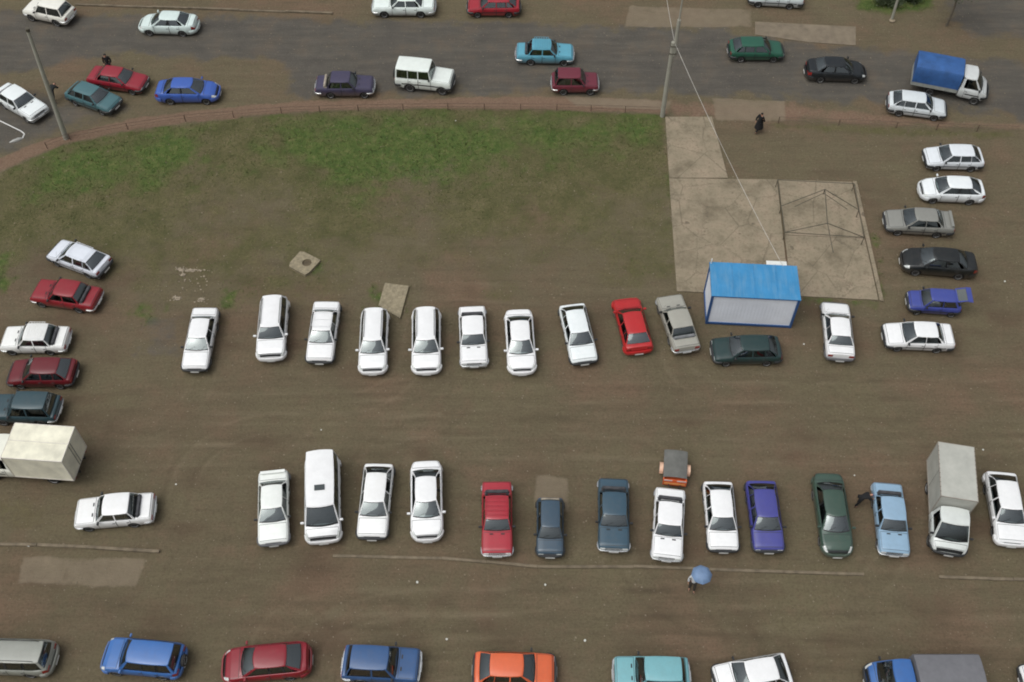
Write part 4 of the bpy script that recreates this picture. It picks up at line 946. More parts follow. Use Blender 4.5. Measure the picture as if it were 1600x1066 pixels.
for z in (5.5, 6.1): g = MB(); g.box(-.16, .32, -.17, .17, z, z + .06, 0, .01); g.build('clamp', STEEL, root)
att = Vector((b.x + .1, b.y, 6.35))
def cable(a, c, sag, name, label):
    g = MB(); pts = [a.lerp(c, k / 24) - Vector((0, 0, sag * 4 * (k / 24) * (1 - k / 24))) for k in range(25)]
    g.tube([p_ - a for p_ in pts], .016, 0, 6); o = g.build(name, simple('white_cable', (.42, .40, .36), .6), smooth=60); o.location = a; tag(o, label, 'cable')
ca, sa = math.cos(ang), math.sin(ang)
cable(att, Vector((kf.x + ca * 4.3 - sa * (KD + .05), kf.y + sa * 4.3 + ca * (KD + .05), KH + .02)), .35, 'power_cable', 'pale cable hanging from the tall lamp post to the blue roofed cabin')
cable(att, un(1036, -40, 7.0), .15, 'power_cable', 'pale cable running from the tall lamp post out over the top edge')
b = un(1393, 32); root = empty('lamp_post', (b.x, b.y, 0)); tag(root, 'thin pale lamp post beside the shrub at the top right', 'lamp post')
g = MB(); g.tube([(0, 0, -.1), (-.3, 0, 9)], [.11, .06], 0, 10); g.build('shaft', CONC, root); g = MB(); g.lathe_y([(.02, .0), (.22, .01), (.24, .1), (.15, .16)], 0, 12); g.v = [(x, z - .1, y) for x, y, z in g.v]; g.build('footing', M['concrete'], root)
# street light reaching in from the left
z_ = 8.2; a = un(-200, 92, z_); b2 = un(33, 205, z_); bb = Vector((a.x, a.y, 0)); root = empty('street_light', tuple(bb)); tag(root, 'thin street light arm with a pale lamp head reaching in at the left edge', 'street light')
g = MB(); g.tube([(0, 0, -.1), (0, 0, z_ + .02)], [.12, .07], 0, 10); g.build('shaft', CONC, root)
g = MB(); dlt = b2 - a; g.tube([(0, 0, z_), (dlt.x, dlt.y, z_)], .03, 0, 8); c3 = un(38, 209, z_); g.tube([(dlt.x, dlt.y, z_), (c3.x - a.x, c3.y - a.y, z_ - .02)], .03, 0, 8)
c4 = un(35, 215, z_); g.tube([(c3.x - a.x, c3.y - a.y, z_ - .02), (c4.x - a.x, c4.y - a.y, z_ - .05)], .035, 0, 8); arm = g.build('arm', M['white_cover'], root)
c5 = un(14, 222, z_); g = MB(); d1 = c4 - a; d2 = c5 - a
g.tube([(d1.x, d1.y, z_ - .05), (d1.x * .7 + d2.x * .3, d1.y * .7 + d2.y * .3, z_ - .04), (d1.x * .3 + d2.x * .7, d1.y * .3 + d2.y * .7, z_ - .05), (d2.x, d2.y, z_ - .06)], [.04, .11, .09, .03], 0, 8); g.build('lamp_head', simple('lamp_shell', (.34, .34, .32), .5), root)

# ---------------------------------------------------------------- low pipe fences
def fence(pts, label, z=.55, step=2.4):
    P = [un(*q) for q in pts]; o0 = P[0].copy(); root = empty('low_fence', tuple(o0)); tag(root, label, 'fence')
    fm = simple('fence_paint', C(92, 74, 62), .7, var=.3)
    g = MB(); g.tube([p_ - o0 + Vector((0, 0, z)) for p_ in P], .016, 0, 6); g.build('rail', fm, root)
    g = MB(); g.tube([p_ - o0 + Vector((0, 0, z * .5)) for p_ in P], .014, 0, 6); g.build('rail', fm, root)
    for a_, b_ in zip(P[:-1], P[1:]):
        k = max(1, int((b_ - a_).length / step))
        for i in range(k):
            q = a_.lerp(b_, i / k) - o0; g = MB(); g.tube([q + Vector((0, 0, -.1)), q + Vector((0, 0, z))], .028, 0, 6); g.build('post', fm, root)
fence([(74, 232), (110, 218), (200, 202), (290, 189), (440, 177), (560, 173), (700, 171), (870, 172), (1030, 177)], 'low rusty pipe fence along the upper edge of the grass')
fence([(1216, 192), (1310, 196), (1400, 200), (1590, 207)], 'low rusty pipe fence along the grass strip right of the walking person')

# ---------------------------------------------------------------- tree and shrub at the top right
def leaves(n_, c, r, size, mat, name, parent, seed=1):
    rg = np.random.default_rng(seed); nb = 26; cen = rg.normal(0, 1, (nb, 3)); cen /= np.linalg.norm(cen, axis=1)[:, None]; cen *= rg.uniform(.35, .95, (nb, 1))
    g = MB()
    for i in range(n_):
        q = cen[rg.integers(nb)] + rg.normal(0, .17, 3); q = q * np.array(r) + np.array(c); a = rg.normal(0, 1, 3); a /= np.linalg.norm(a); b_ = np.cross(a, rg.normal(0, 1, 3)); b_ /= np.linalg.norm(b_); s_ = size * rg.uniform(.6, 1.3)
        g.add([q - a * s_, q + b_ * s_ * .5, q + a * s_, q - b_ * s_ * .5], [(0, 1, 2, 3)])
    return g.build(name, mat, parent, smooth=0, fix=False)
LEAF = simple('leaf', C(58, 68, 42), .7, var=.4, scale=3)
b = un(1479, 40); root = empty('tree', (b.x, b.y, 0)); tag(root, 'slim tree at the top right, its crown above the frame', 'tree')
g = MB(); g.tube([(0, 0, -.2), (.05, 0, 1.5), (.0, .1, 3.2), (.1, .1, 5.4)], [.10, .085, .07, .04], 0, 9)
rg = random.Random(4)
for k in range(16):
    z0 = rg.uniform(1.9, 4.8); a = rg.uniform(0, 6.28); L = rg.uniform(.7, 1.7); g.tube([(0, .05, z0), (L * .5 * math.cos(a), L * .5 * math.sin(a), z0 + .5), (L * math.cos(a), L * math.sin(a), z0 + 1.1)], [.045, .03, .012], 0, 5)
g.build('trunk', simple('bark', C(96, 88, 76), .9, var=.3), root); leaves(3200, (0, 0, 4.6), (1.9, 1.9, 2.0), .08, LEAF, 'crown', root, 3)
for (u, v, r, lab) in ((1385, 4, 1.3, 'dark green shrub behind the thin lamp post at the top edge'), (1424, 0, 1.0, 'smaller green shrub right of the thin lamp post at the top edge')):
    b = un(u, v); root = empty('shrub', (b.x, b.y, 0)); tag(root, lab, 'shrub'); leaves(2600, (0, 0, .5), (r, r * .8, .6), .07, LEAF, 'foliage', root, int(u))
    g = MB(); rg = random.Random(u)
    for k in range(9): a = rg.uniform(0, 6.28); g.tube([(0, 0, -.1), (.4 * r * math.cos(a), .4 * r * math.sin(a), .4), (.8 * r * math.cos(a), .7 * r * math.sin(a), .85)], [.03, .02, .01], 0, 5)
    g.build('stem', bpy.data.materials['bark'], root)

# ---------------------------------------------------------------- people
SKIN = simple('skin', C(168, 126, 104), .6, var=.05); HAIR = simple('hair', C(38, 30, 26), .8, var=.2)
def skinmesh(name, V, E, rad, mat, parent, root_i=0, sub=2):
    me = bpy.data.meshes.new(name); me.from_pydata([tuple(v) for v in V], E, []); me.materials.append(mat)
    o = bpy.data.objects.new(name, me); scene.collection.objects.link(o); s = o.modifiers.new('skin', 'SKIN'); s.use_smooth_shade = True
    for i, d in enumerate(me.skin_vertices[0].data):
        r = rad[i]; d.radius = r if isinstance(r, tuple) else (r, r); d.use_root = (i == root_i)
    ss = o.modifiers.new('sub', 'SUBSURF'); ss.levels = ss.render_levels = sub
    dg = bpy.context.evaluated_depsgraph_get(); me2 = bpy.data.meshes.new_from_object(o.evaluated_get(dg)); o.modifiers.clear(); o.data = me2; me2.name = name
    if not me2.materials: me2.materials.append(mat)
    me2.polygons.foreach_set('use_smooth', [True] * len(me2.polygons)); o.parent = parent; return o
def person(loc, rz, J, top, bottom, label, shoes=(.02, .02, .02), skirt=False, hat=None):
    root = empty('person', loc, rz); tag(root, label, 'person', )
    D = dict(pelvis=(0, 0, .95), waist=(0, 0, 1.10), chest=(0, 0, 1.34), neck=(0, 0, 1.48), head=(.02, 0, 1.60), crown=(.02, 0, 1.70),
             shL=(0, .18, 1.42), shR=(0, -.18, 1.42), elL=(-.02, .25, 1.15), elR=(-.02, -.25, 1.15), wrL=(.06, .26, .92), wrR=(.06, -.26, .92),
             hiL=(0, .10, .90), hiR=(0, -.10, .90), knL=(.02, .11, .50), knR=(.02, -.11, .50), anL=(0, .11, .08), anR=(0, -.11, .08)); D.update(J); D = {k: Vector(v) for k, v in D.items()}
    toe = {s: D['an' + s] + Vector((.17, .02 if s == 'L' else -.02, -.04)) for s in 'LR'}
    V, E, Rr, ix = [], [], [], {}
    def add(k, p_, r, par=None):
        ix[k] = len(V); V.append(Vector(p_)); Rr.append(r)
        if par is not None: E.append((ix[par], ix[k]))
    add('pelvis', D['pelvis'], (.14, .10)); add('waist', D['waist'], (.13, .09), 'pelvis'); add('chest', D['chest'], (.16, .11), 'waist'); add('neck', D['neck'], .055, 'chest')
    add('jaw', D['neck'].lerp(D['head'], .55), .065, 'neck'); add('head', D['head'], (.085, .095), 'jaw'); add('crown', D['crown'], .07, 'head')
    for s in 'LR':
        add('sh' + s, D['sh' + s], .062, 'chest'); add('el' + s, D['el' + s], .045, 'sh' + s); add('wr' + s, D['wr' + s], .028, 'el' + s)
        dr = (D['wr' + s] - D['el' + s]).normalized(); sd_ = Vector((0, 1, 0)).cross(dr).normalized(); pm = D['wr' + s] + dr * .07; add('pa' + s, pm, (.035, .018), 'wr' + s)
        for q, (o_, L) in enumerate(((-.028, .065), (-.010, .078), (.010, .072), (.028, .056))):
            a_ = pm + dr * .035 + sd_ * o_; add('f%d' % q + s, a_, .009, 'pa' + s); add('g%d' % q + s, a_ + dr * L * .5 , .0085, 'f%d' % q + s); add('h%d' % q + s, a_ + dr * L * .85 + Vector((0, -.02 if s == 'L' else .02, 0)), .0075, 'g%d' % q + s)
        a_ = pm - dr * .02 - sd_ * .035; add('t' + s, a_, .011, 'pa' + s); add('u' + s, a_ - sd_ * .02 + dr * .04, .009, 't' + s)
        add('hi' + s, D['hi' + s], .085, 'pelvis'); add('kn' + s, D['kn' + s], .058, 'hi' + s); add('an' + s, D['an' + s], .038, 'kn' + s); add('to' + s, toe[s], .032, 'an' + s)
    body = skinmesh('body', V, E, Rr, SKIN, root)
    T = simple('top_cloth', lin(top), .9, var=.2); Bm = simple('bottom_cloth', lin(bottom), .9, var=.2)
    V2 = [D['pelvis'] - (D['waist'] - D['pelvis']) * .3, D['waist'], D['chest'], D['neck'] - (D['neck'] - D['chest']) * .25, D['shL'], D['elL'], D['wrL'] - (D['wrL'] - D['elL']) * .08, D['shR'], D['elR'], D['wrR'] - (D['wrR'] - D['elR']) * .08]
    skinmesh('jacket', V2, [(0, 1), (1, 2), (2, 3), (2, 4), (4, 5), (5, 6), (2, 7), (7, 8), (8, 9)], [(.175, .14), (.165, .13), (.195, .15), .085, .095, .07, .05, .095, .07, .05], T, root)
    if skirt:
        c0 = D['pelvis']; g = MB(); g.rings([[(c0.x + r * math.cos(t) * 1.1, c0.y + r * math.sin(t), z) for t in [k * math.pi / 8 for k in range(16)]] for r, z in ((.17, 1.08), (.21, .88), (.30, .42))], 0, True, False); g.build('coat_skirt', T, root)
    if skirt == 2:
        c0 = D['pelvis']; g = MB(); g.rings([[(c0.x + r * math.cos(t), c0.y + r * math.sin(t), z) for t in [k * math.pi / 8 for k in range(16)]] for r, z in ((.15, 1.05), (.19, .88), (.26, .45))], 0, True, False); g.build('skirt', Bm, root)
    else:
        V3 = [D['pelvis'], D['hiL'], D['knL'], D['anL'] + Vector((0, 0, .03)), D['hiR'], D['knR'], D['anR'] + Vector((0, 0, .03))]
        skinmesh('trousers', V3, [(0, 1), (1, 2), (2, 3), (0, 4), (4, 5), (5, 6)], [(.16, .125), .115, .08, .065, .115, .08, .065], Bm, root)
    hd = (D['crown'] - D['head']).normalized()
    skinmesh('hair', [D['head'] + hd * .01 - Vector((.03, 0, 0)), D['head'] + hd * .07 - Vector((.015, 0, 0)), D['crown'] + hd * .01 - Vector((.005, 0, 0))], [(0, 1), (1, 2)], [.088, .098, .075], HAIR if hat is None else simple('hat', lin(hat), .9), root)
    f = D['head'] + Vector((.095, 0, 0)); g = MB(); g.tube([f + Vector((-.02, 0, .02)), f + Vector((.015, 0, -.015)), f + Vector((-.01, 0, -.025))], [.008, .014, .01], 0, 6); g.build('nose', SKIN, root)
    for sgn in (1, -1):
        g = MB(); g.lathe_y([(.002, -.006), (.010, 0), (.002, .006)], 0, 8, tuple(f + Vector((-.016, .032 * sgn, .022)))); g.build('eye', M['trim'], root)
        g = MB(); g.lathe_y([(.005, -.008), (.026, 0), (.005, .010)], 0, 8, tuple(D['head'] + Vector((0, .098 * sgn, 0)))); g.build('ear', SKIN, root)
    shm = simple('shoe', shoes, .6)
    for s in 'LR': skinmesh('shoe', [D['an' + s] + Vector((-.04, 0, -.03)), D['an' + s] + Vector((.05, 0, -.03)), toe[s]], [(0, 1), (1, 2)], [.045, .048, .04], shm, root, sub=1)
    return root
q = un(1184, 206)
person((q.x, q.y, 0), R(35), dict(knL=(.22, .1, .52), anL=(.34, .11, .09), knR=(-.05, -.1, .50), anR=(-.36, -.11, .16), elL=(-.14, .25, 1.16), wrL=(-.16, .25, .90), elR=(.08, -.25, 1.16), wrR=(.24, -.22, .98)), (14, 14, 16), (12, 12, 13), 'person in black walking across the bare ground below the road', hat=(14, 14, 15), skirt=True)
q = un(174, 114)
person((q.x, q.y, 0), R(-80), {}, (22, 22, 24), (30, 30, 34), 'person in a dark jacket standing behind the red saloon on the road', hat=(20, 20, 22))
BEND = dict(pelvis=(-.08, 0, .92), waist=(.04, 0, 1.02), chest=(.28, 0, 1.10), neck=(.42, 0, 1.12), head=(.54, 0, 1.12), crown=(.63, 0, 1.08), shL=(.33, .18, 1.12), shR=(.33, -.18, 1.12), elL=(.45, .22, .88), elR=(.45, -.22, .88), wrL=(.62, .15, .84), wrR=(.62, -.15, .84), hiL=(-.06, .1, .88), hiR=(-.06, -.1, .88), knL=(.03, .12, .48), anL=(.0, .13, .08), knR=(-.15, -.11, .48), anR=(-.28, -.12, .09))
q = un(1341, 789)
person((q.x, q.y, 0), R(8), BEND, (20, 20, 22), (16, 16, 18), 'person in dark clothes bending over beside the tail of the pale blue saloon', hat=(40, 50, 110)).scale = (.9, .9, .9)
q = un(87, 158)
person((q.x, q.y, 0), R(75), BEND, (22, 26, 26), (26, 28, 28), 'person in dark clothes stooping behind the teal hatchback by the leaning lamp post', hat=(24, 28, 28))
q = un(1080, 920)
person((q.x, q.y, 0), R(-95), dict(elL=(.04, .30, 1.20), wrL=(.08, .24, 1.40), anL=(.14, .11, .08), knL=(.12, .11, .5)), (196, 200, 202), (58, 52, 46), 'person in a pale jacket walking under a blue umbrella')
hx, hy = .09, .24; an_ = R(-95); wx_ = q.x + hx * math.cos(an_) - hy * math.sin(an_) ; wy_ = q.y + hx * math.sin(an_) + hy * math.cos(an_)
um = empty('umbrella', (wx_, wy_, 1.36)); tag(um, 'open blue grey umbrella held by the person in the pale jacket', 'umbrella')
tl = Vector((.06, .10, .55))
g = MB(); g.tube([(0, 0, -.12), tuple(tl * 1.13)], .009, 0, 6); g.build('shaft', M['trim'], um)
g = MB(); rs = []
for k, (r, z) in enumerate(((.012, .22), (.18, .205), (.34, .15), (.46, .06), (.53, -.06))):
    rs.append([(tl.x + r * (1 - (.07 if i % 2 and k > 1 else 0)) * math.cos(i * math.pi / 8), tl.y + r * (1 - (.07 if i % 2 and k > 1 else 0)) * math.sin(i * math.pi / 8), tl.z - .12 + z) for i in range(16)])
g.rings(rs, 0, True, False); g.build('canopy', simple('umbrella_cloth', C(104, 128, 160), .6, var=.15), um, smooth=25)
g = MB()
for i in range(8): a = i * math.pi / 4; g.tube([tuple(tl + Vector((.01 * math.cos(a), .01 * math.sin(a), .08))), tuple(tl + Vector((.34 * math.cos(a), .34 * math.sin(a), .01))), tuple(tl + Vector((.52 * math.cos(a), .52 * math.sin(a), -.19)))], .005, 0, 4)
g.build('rib', M['chrome'], um)
CARS = [
    ('niva', (228, 226, 216), {}, -35.47, 69.28, 162.7, 0.995, 0.999, 'white three-door off-roader with square tail on the road in the top left corner', 'cars on and beside the road'),
    ('modern', (206, 220, 216), {}, -26.06, 67.88, 177.3, 0.991, 1.001, 'pale silver rounded saloon driving left on the road near the top left', 'cars on and beside the road'),
    ('volga', (222, 232, 226), {}, -8.35, 70.18, 180.0, 0.999, 1.0, 'long white saloon with chrome bumpers parked across the road at the top edge', 'cars on and beside the road'),
    ('hatch', (160, 40, 52), {'seats': 'cloth_beige'}, -1.41, 70.11, 180.0, 0.979, 1.0, 'red hatchback cut by the top edge beside the long white saloon', 'cars on and beside the road'),
    ('sedan', (196, 204, 206), {}, 20.53, 71.25, 174.3, 0.983, 1.0, 'silver car of which only the lower side shows at the top edge', 'cars on and beside the road'),
    ('classic', (226, 238, 232), {'seats': 'cloth_grey'}, -34.96, 58.99, -35.2, 1.037, 1.011, 'boxy white saloon angled nose down at the left edge behind the leaning lamp post', 'cars on and beside the road'),
    ('hatch', (74, 112, 118), {'seats': 'cloth'}, -29.87, 59.51, -25.0, 0.961, 0.998, 'teal hatchback with dark side just right of the leaning lamp post', 'cars on and beside the road'),
    ('sedan', (150, 40, 54), {'seats': 'cloth_beige'}, -28.53, 61.46, -12.2, 0.987, 0.993, 'red saloon just behind the teal hatchback beside the road', 'cars on and beside the road'),
    ('modern', (62, 98, 180), {}, -23.27, 60.2, 0.0, 1.008, 1.011, 'bright blue saloon parked at the roadside right of the red saloon', 'cars on and beside the road'),
    ('classic', (68, 64, 88), {'seats': 'cloth_beige'}, -12.04, 60.83, 0.0, 1.004, 1.002, 'dark purple boxy saloon at the roadside behind the white jeep', 'cars on and beside the road'),
    ('jeep', (222, 228, 222), {}, -6.3, 61.44, -8.6, 0.989, 1.001, 'tall white jeep with spare wheel on its tail on the road', 'cars on and beside the road'),
    ('classic', (96, 166, 188), {'rack': 'PAINT', 'rack_bars': 7}, 2.42, 64.44, -1.8, 1.018, 1.006, 'light blue boxy saloon with a roof rack driving on the road', 'cars on and beside the road'),
    ('niva', (110, 44, 58), {}, 4.55, 61.16, 0.0, 0.886, 0.98, 'maroon three-door off-roader at the roadside below the light blue saloon', 'cars on and beside the road'),
    ('hatch', (38, 90, 72), {}, 18.12, 64.84, 0.0, 0.977, 1.011, 'green hatchback driving on the road right of the tall lamp post', 'cars on and beside the road'),
    ('modern', (30, 36, 40), {}, 23.62, 62.51, -2.6, 0.969, 1.014, 'black saloon driving on the road between the green hatchback and the blue tarpaulin lorry', 'cars on and beside the road'),
    ('hatch', (206, 212, 214), {}, 28.7, 58.71, -11.4, 0.983, 1.008, 'silver five-door hatchback beside the blue tarpaulin lorry at the kerb', 'cars on and beside the road'),
    ('hatch', (216, 220, 224), {}, 30.01, 53.43, 178.4, 0.936, 1.004, 'silver hatchback topmost in the right hand column', 'cars in the right hand column'),
    ('liftback', (226, 230, 234), {}, 29.16, 50.38, 176.8, 0.964, 1.002, 'white rounded hatchback second from the top in the right hand column', 'cars in the right hand column'),
    ('sedan', (140, 140, 134), {'spoiler': 1}, 26.32, 47.49, 175.3, 1.003, 1.009, 'grey saloon with a boot spoiler between the white hatchback and the black saloon', 'cars in the right hand column'),
    ('modern', (32, 36, 37), {}, 26.82, 44.07, 173.1, 1.029, 1.008, 'black saloon in the right hand column above the violet-blue car', 'cars in the right hand column'),
    ('oka', (66, 78, 152), {'open_gate': 1, 'aerial': 0}, 25.76, 40.9, 174.8, 0.942, 0.999, 'small violet-blue hatchback with its tailgate raised', 'cars in the right hand column'),
    ('sedan', (240, 242, 240), {}, 24.23, 38.28, 177.1, 0.94, 1.008, 'white saloon lowest in the right hand column', 'cars in the right hand column'),
    ('sedan', (232, 240, 244), {'seats': 'cloth_grey'}, -18.53, 38.07, -89.8, 1.026, 0.948, 'white saloon leftmost of the middle row, alone left of a gap', 'cars in the middle row'),
    ('suv', (236, 242, 242), {}, -14.32, 38.84, -86.1, 1.003, 0.978, 'tall white estate with roof rails, second from the left in the middle row', 'cars in the middle row'),
    ('sedan', (240, 247, 244), {'rack': 'PAINT', 'rack_bars': 3}, -11.27, 38.59, -90.9, 1.004, 0.989, 'white saloon with thin bars across its roof between two white estates', 'cars in the middle row'),
    ('wagon', (232, 236, 246), {}, -8.21, 37.94, -87.9, 0.992, 0.978, 'white estate car in the middle row beside the concrete slab', 'cars in the middle row'),
    ('wagon', (240, 242, 236), {'seats': 'cloth_beige'}, -5.09, 37.97, -87.3, 1.003, 1.01, 'white estate car in the middle row between the concrete slab and the square white saloon', 'cars in the middle row'),
    ('classic', (244, 244, 236), {}, -2.32, 38.29, -86.9, 1.018, 0.998, 'square cornered white saloon in the middle row, cream tinted', 'cars in the middle row'),
    ('modern', (240, 247, 244), {'aerial': 0, 'seats': 'cloth_grey'}, 0.49, 37.92, -87.0, 1.005, 1.0, 'rounded white saloon in the middle row right of the square one', 'cars in the middle row'),
    ('hatch', (226, 240, 244), {}, 3.94, 38.46, -81.1, 1.02, 0.989, 'white hatchback standing askew left of the red hatchback in the middle row', 'cars in the middle row'),
    ('hatch', (186, 44, 46), {'bump': 'body'}, 7.22, 39.14, 98.5, 0.961, 1.023, 'bright red hatchback with its rear towards the lot in the middle row', 'cars in the middle row'),
    ('classic', (166, 164, 154), {'seats': 'cloth_grey'}, 9.96, 39.26, 100.8, 0.985, 1.012, 'beige grey boxy saloon askew between the red hatchback and the blue roofed cabin', 'cars in the middle row'),
    ('hatch', (40, 62, 62), {}, 13.84, 37.27, -179.3, 0.973, 1.008, 'dark green hatchback parked sideways in front of the blue roofed cabin', 'cars in the middle row'),
    ('sedan', (240, 246, 240), {'grey_bumper': 1}, 19.49, 38.72, 84.3, 0.975, 0.995, 'white saloon with dark rear window right of the blue roofed cabin', 'cars in the middle row'),
    ('hatch', (214, 218, 226), {'rack': 'PAINT', 'rack_bars': 2}, -27.28, 44.41, 155.9, 0.976, 1.006, 'silver hatchback angled at the top of the left hand column', 'cars in the left hand column'),
    ('classic', (144, 38, 48), {}, -27.31, 41.41, 169.6, 0.995, 1.012, 'red boxy saloon below the silver hatchback in the left hand column', 'cars in the left hand column'),
    ('classic', (238, 238, 228), {'rack': 'PAINT', 'rack_bars': 7}, -28.33, 38.06, 180.0, 0.934, 1.012, 'cream white saloon with a slatted roof rack in the left hand column', 'cars in the left hand column'),
    ('hatch', (106, 32, 40), {}, -27.31, 35.66, 180.0, 0.932, 1.017, 'dark red hatchback below the saloon with the slatted roof rack', 'cars in the left hand column'),
    ('niva', (52, 76, 84), {}, -27.55, 33.12, 178.6, 0.997, 0.995, 'dark teal off-roader behind the old white lorry at the left edge', 'cars in the left hand column'),
    ('classic', (240, 240, 230), {}, -21.11, 26.68, -174.2, 0.981, 1.014, 'creamy white boxy saloon standing alone below the old white lorry', 'cars in the left hand column'),
    ('sedan', (228, 232, 226), {'spoiler': 1, 'grey_bumper': 1}, -12.71, 26.9, -83.0, 0.988, 0.975, 'off-white saloon leftmost in the front row beside the minivan', 'cars in the front row'),
    ('hatch', (236, 238, 230), {}, -7.3, 27.29, -91.3, 1.053, 0.984, 'white hatchback with dark rear glass in the front row between minivan and rounded saloon', 'cars in the front row'),
    ('modern', (240, 247, 244), {}, -4.57, 27.35, -86.8, 1.04, 1.004, 'rounded white saloon in the front row nearest the left of the red saloon', 'cars in the front row'),
    ('classic', (172, 50, 62), {'rack': 'PAINT', 'rack_bars': 5}, -0.79, 26.26, -89.3, 1.013, 0.989, 'red boxy saloon with a red roof rack in the front row', 'cars in the front row'),
    ('oka', (62, 82, 98), {'seats': 'cloth_beige'}, 2.01, 25.76, -91.2, 0.987, 0.994, 'tiny dark blue hatchback parked on a pale patch of ground in the front row', 'cars in the front row'),
    ('classic', (58, 84, 100), {}, 5.39, 26.49, -92.7, 0.994, 1.007, 'slate blue boxy saloon with chrome bumper in the front row', 'cars in the front row'),
    ('classic', (243, 245, 238), {}, 8.26, 25.93, -97.5, 0.982, 0.988, 'white boxy saloon in the front row with a trailer behind it', 'cars in the front row'),
    ('hatch', (236, 240, 242), {}, 11.06, 26.39, -91.4, 0.963, 0.977, 'white hatchback in the front row left of the violet-blue hatchback', 'cars in the front row'),
    ('hatch', (74, 76, 148), {'seats': 'cloth_beige'}, 13.4, 26.4, -90.8, 0.981, 0.991, 'violet-blue hatchback with its nose to the kerb in the front row', 'cars in the front row'),
    ('modern', (62, 84, 74), {}, 17.0, 26.53, -92.1, 1.062, 0.972, 'dark green long saloon in the front row', 'cars in the front row'),
    ('classic', (146, 176, 200), {}, 20.04, 26.23, -95.7, 0.991, 0.968, 'pale blue boxy saloon with a person bending at its boot', 'cars in the front row'),
    ('hatch', (232, 242, 242), {'bump': 'body'}, 26.32, 26.85, -95.7, 1.02, 1.001, 'white hatchback at the right end of the front row beside the grey box lorry', 'cars in the front row'),
    ('wagon', (150, 152, 144), {}, -24.59, 18.75, 178.3, 0.997, 0.991, 'grey estate car with roof rails in the bottom left corner', 'cars along the bottom edge'),
    ('suv', (64, 112, 178), {'spare': 1, 'cover': 'white_cover', 'no_rails': 1}, -17.97, 18.69, 174.8, 0.892, 0.959, 'blue off-roader with a white covered spare wheel at the bottom edge', 'cars along the bottom edge'),
    ('liftback', (138, 34, 46), {}, -11.95, 18.48, -174.7, 0.979, 1.0, 'crimson hatchback at the bottom edge between the two blue off-roaders', 'cars along the bottom edge'),
    ('niva', (56, 90, 136), {}, -6.34, 18.36, -2.9, 0.988, 1.0, 'dark blue off-roader with chrome bumpers at the bottom edge', 'cars along the bottom edge'),
    ('hatch', (222, 106, 66), {}, 0.12, 18.1, -1.2, 0.956, 1.0, 'orange hatchback at the bottom edge', 'cars along the bottom edge'),
    ('niva', (122, 178, 186), {}, 6.74, 17.85, 178.8, 0.962, 1.0, 'pale turquoise off-roader at the bottom edge', 'cars along the bottom edge'),
    ('hatch', (240, 247, 244), {}, 11.62, 17.81, -170.4, 0.896, 0.995, 'white hatchback at the bottom edge right of the pale turquoise car', 'cars along the bottom edge'),
    ('sedan', (232, 234, 232), {}, 26.73, 17.51, 180.0, 1.0, 1.0, 'white car of which only the nose shows in the bottom right corner', 'cars along the bottom edge'),
    ('van', (240, 247, 244), {}, -10.13, 27.4, -83.6, 0.986, 1.013, 'white minivan with a dark sunroof in the front row', 'cars in the front row'),
]
LORRIES = [
    ('tarp', (200, 203, 202), 31.46, 60.88, -17.2, 0.959, 1.006, 'light lorry with a grey cab and a bright blue tarpaulin driving on the road', 'lorry'),
    ('oldbox', (224, 224, 212), -26.2, 29.66, 175.5, 1.018, 1.023, 'old white box lorry with a stained roof cut by the left edge', 'lorry'),
    ('box', (206, 210, 206), 23.12, 26.86, -100.7, 0.976, 0.943, 'grey box lorry with a white cab in the front row', 'lorry'),
    ('greytarp', (62, 108, 172), 19.61, 17.38, 180.0, 0.923, 0.995, 'lorry with a blue cab and a flat grey tarpaulin at the bottom edge', 'lorry'),
]
# ---------------------------------------------------------------- parked and moving cars
def kindkey(k, o): return k + repr(sorted(o.items()))
for (kind, rgb, opts, x, y, rz, sx, sy, label, group) in CARS:
    nm = {'niva': 'off_road_car', 'jeep': 'off_road_car', 'suv': 'estate_car' if not opts.get('spare') else 'off_road_car', 'wagon': 'estate_car', 'van': 'minivan'}.get(kind, 'hatchback_car' if kind in ('hatch', 'liftback', 'oka') else 'saloon_car')
    r = empty(nm, (x, y, -.03), R(rz)); r.scale = (sx, sy, (sx + sy) / 2); tag(r, label, 'minivan' if kind == 'van' else 'car', group)
    h_ = random.Random(label); pm = paint(tuple(rgb), dirtiness=round(h_.uniform(.35, .9), 2), height=round(h_.uniform(.34, .60), 2))
    instance(kindkey(kind, opts), lambda: car_parts(SPEC[kind], kind, opts), r, {'PAINT': pm}, nm)

tarp_blue = simple('blue_tarpaulin', C(44, 84, 138), .65, var=.25, scale=1.5, bump=.8, bscale=3); tarp_grey = simple('grey_tarpaulin', C(104, 104, 108), .7, var=.1)
old_white = simple('old_white_panel', C(220, 216, 196), .6, var=.20, scale=1.1); grey_panel = simple('grey_panel', C(168, 168, 160), .6, var=.14, scale=1.2)
for (kind, rgb, x, y, rz, sx, sy, label, cat) in LORRIES:
    r = empty('lorry', (x, y, -.03), R(rz)); r.scale = (sx, sy, (sx + sy) / 2); tag(r, label, cat)
    pm = paint(tuple(rgb)); tarp = {'tarp': tarp_blue, 'greytarp': tarp_grey, 'oldbox': old_white, 'box': grey_panel}[kind]
    instance('lorry' + kind, lambda: cargo_parts(kind), r, {'PAINT': pm, 'TARP': tarp, 'BED': simple('bed_paint', C(150, 152, 146), .6), 'RAIL': simple('rail_paint', C(206, 200, 190) if kind == 'oldbox' else C(150, 142, 132), .6)}, 'lorry')

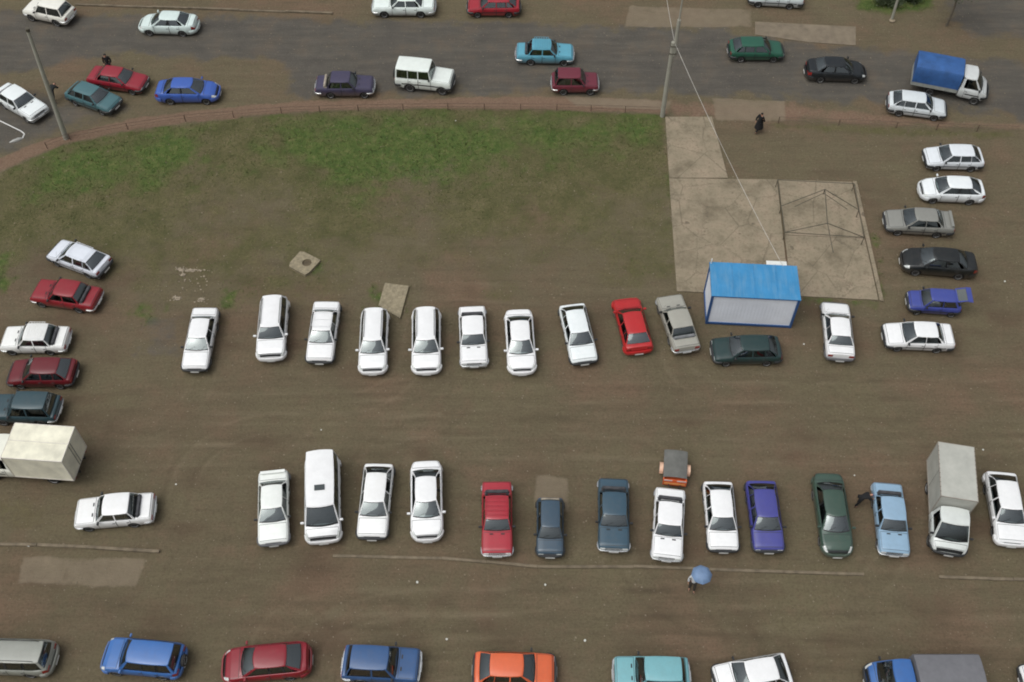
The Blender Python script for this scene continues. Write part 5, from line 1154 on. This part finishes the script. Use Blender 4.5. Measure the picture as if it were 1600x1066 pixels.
# ---------------------------------------------------------------- trailer behind the white saloon
tx = un(1053, 739); tr = empty('trailer', (tx.x, tx.y, -.03), R(-97)); tag(tr, 'small orange trailer with a grey cover hitched behind a white saloon', 'trailer')
ORG = simple('orange_paint', C(214, 98, 52), .5, var=.15, scale=4); COV = simple('grey_cover', C(98, 98, 94), .8, var=.15)
g = MB(); g.box(-.92, .92, -.60, .60, .42, .47)
for sd in (1, -1): g.box(-.92, .92, sd * .60 - .02, sd * .60 + .02, .47, .80)
g.box(-.94, -.90, -.60, .60, .47, .80); g.box(.90, .94, -.60, .60, .47, .80); g.build('tub', ORG, tr)
g = MB(); rows = []
for k in range(13):
    x_ = -.95 + 1.72 * k / 12; sg = .012 * math.sin(k * 1.7); rows.append([(x_, y_, z_) for y_, z_ in ((.64, .66), (.64, .80 + sg), (.50, .86 + sg), (0, .90 + sg), (-.50, .86 + sg), (-.64, .80 + sg), (-.64, .66))])
g.grid(rows); g.build('cover', COV, tr)
g = MB(); g.box(.945, .975, -.64, .64, .34, .94, 0, .01); 
g.box(.976, .984, -.60, -.16, .80, .91, 1); g.box(.976, .984, .10, .60, .80, .91, 1); g.box(.976, .984, -.56, .56, .48, .60, 2); g.build('front_board', [ORG, M['plate'], simple('amber_stripe', C(236, 170, 104), .5)], tr)
g = MB(); g.tube([(.9, .35, .44), (1.75, 0, .42)], .03); g.tube([(.9, -.35, .44), (1.75, 0, .42)], .03); g.tube([(1.7, 0, .42), (1.95, 0, .42)], .04); g.build('drawbar', M['trim'], tr)
for sd in (1, -1):
    t, mm = wheel_parts(None, .28)
    for q in (t, mm): q.v = [(-.05 + x_, sd * .74 + (y_ if sd > 0 else -y_), z_ + .28) for x_, y_, z_ in q.v]
    wo = t.build('wheel', M['rubber'], tr); mm.build('rim', [M['rim'], M['trim']], wo)
    g = MB(); g.grid([[(-.05 + .34 * math.cos(a), sd * (.64 + .2 * v_), .30 + .34 * math.sin(a)) for v_ in (0, 1)] for a in [math.pi * k / 10 for k in range(11)]]); g.build('mudguard', simple('mudguard_paint', C(214, 176, 150), .5), tr)
    g = MB(); g.box(-.96, -.93, sd * .5 - .06, sd * .5 + .06, .46, .55); g.build('tail_light', M['red_lamp'], tr)
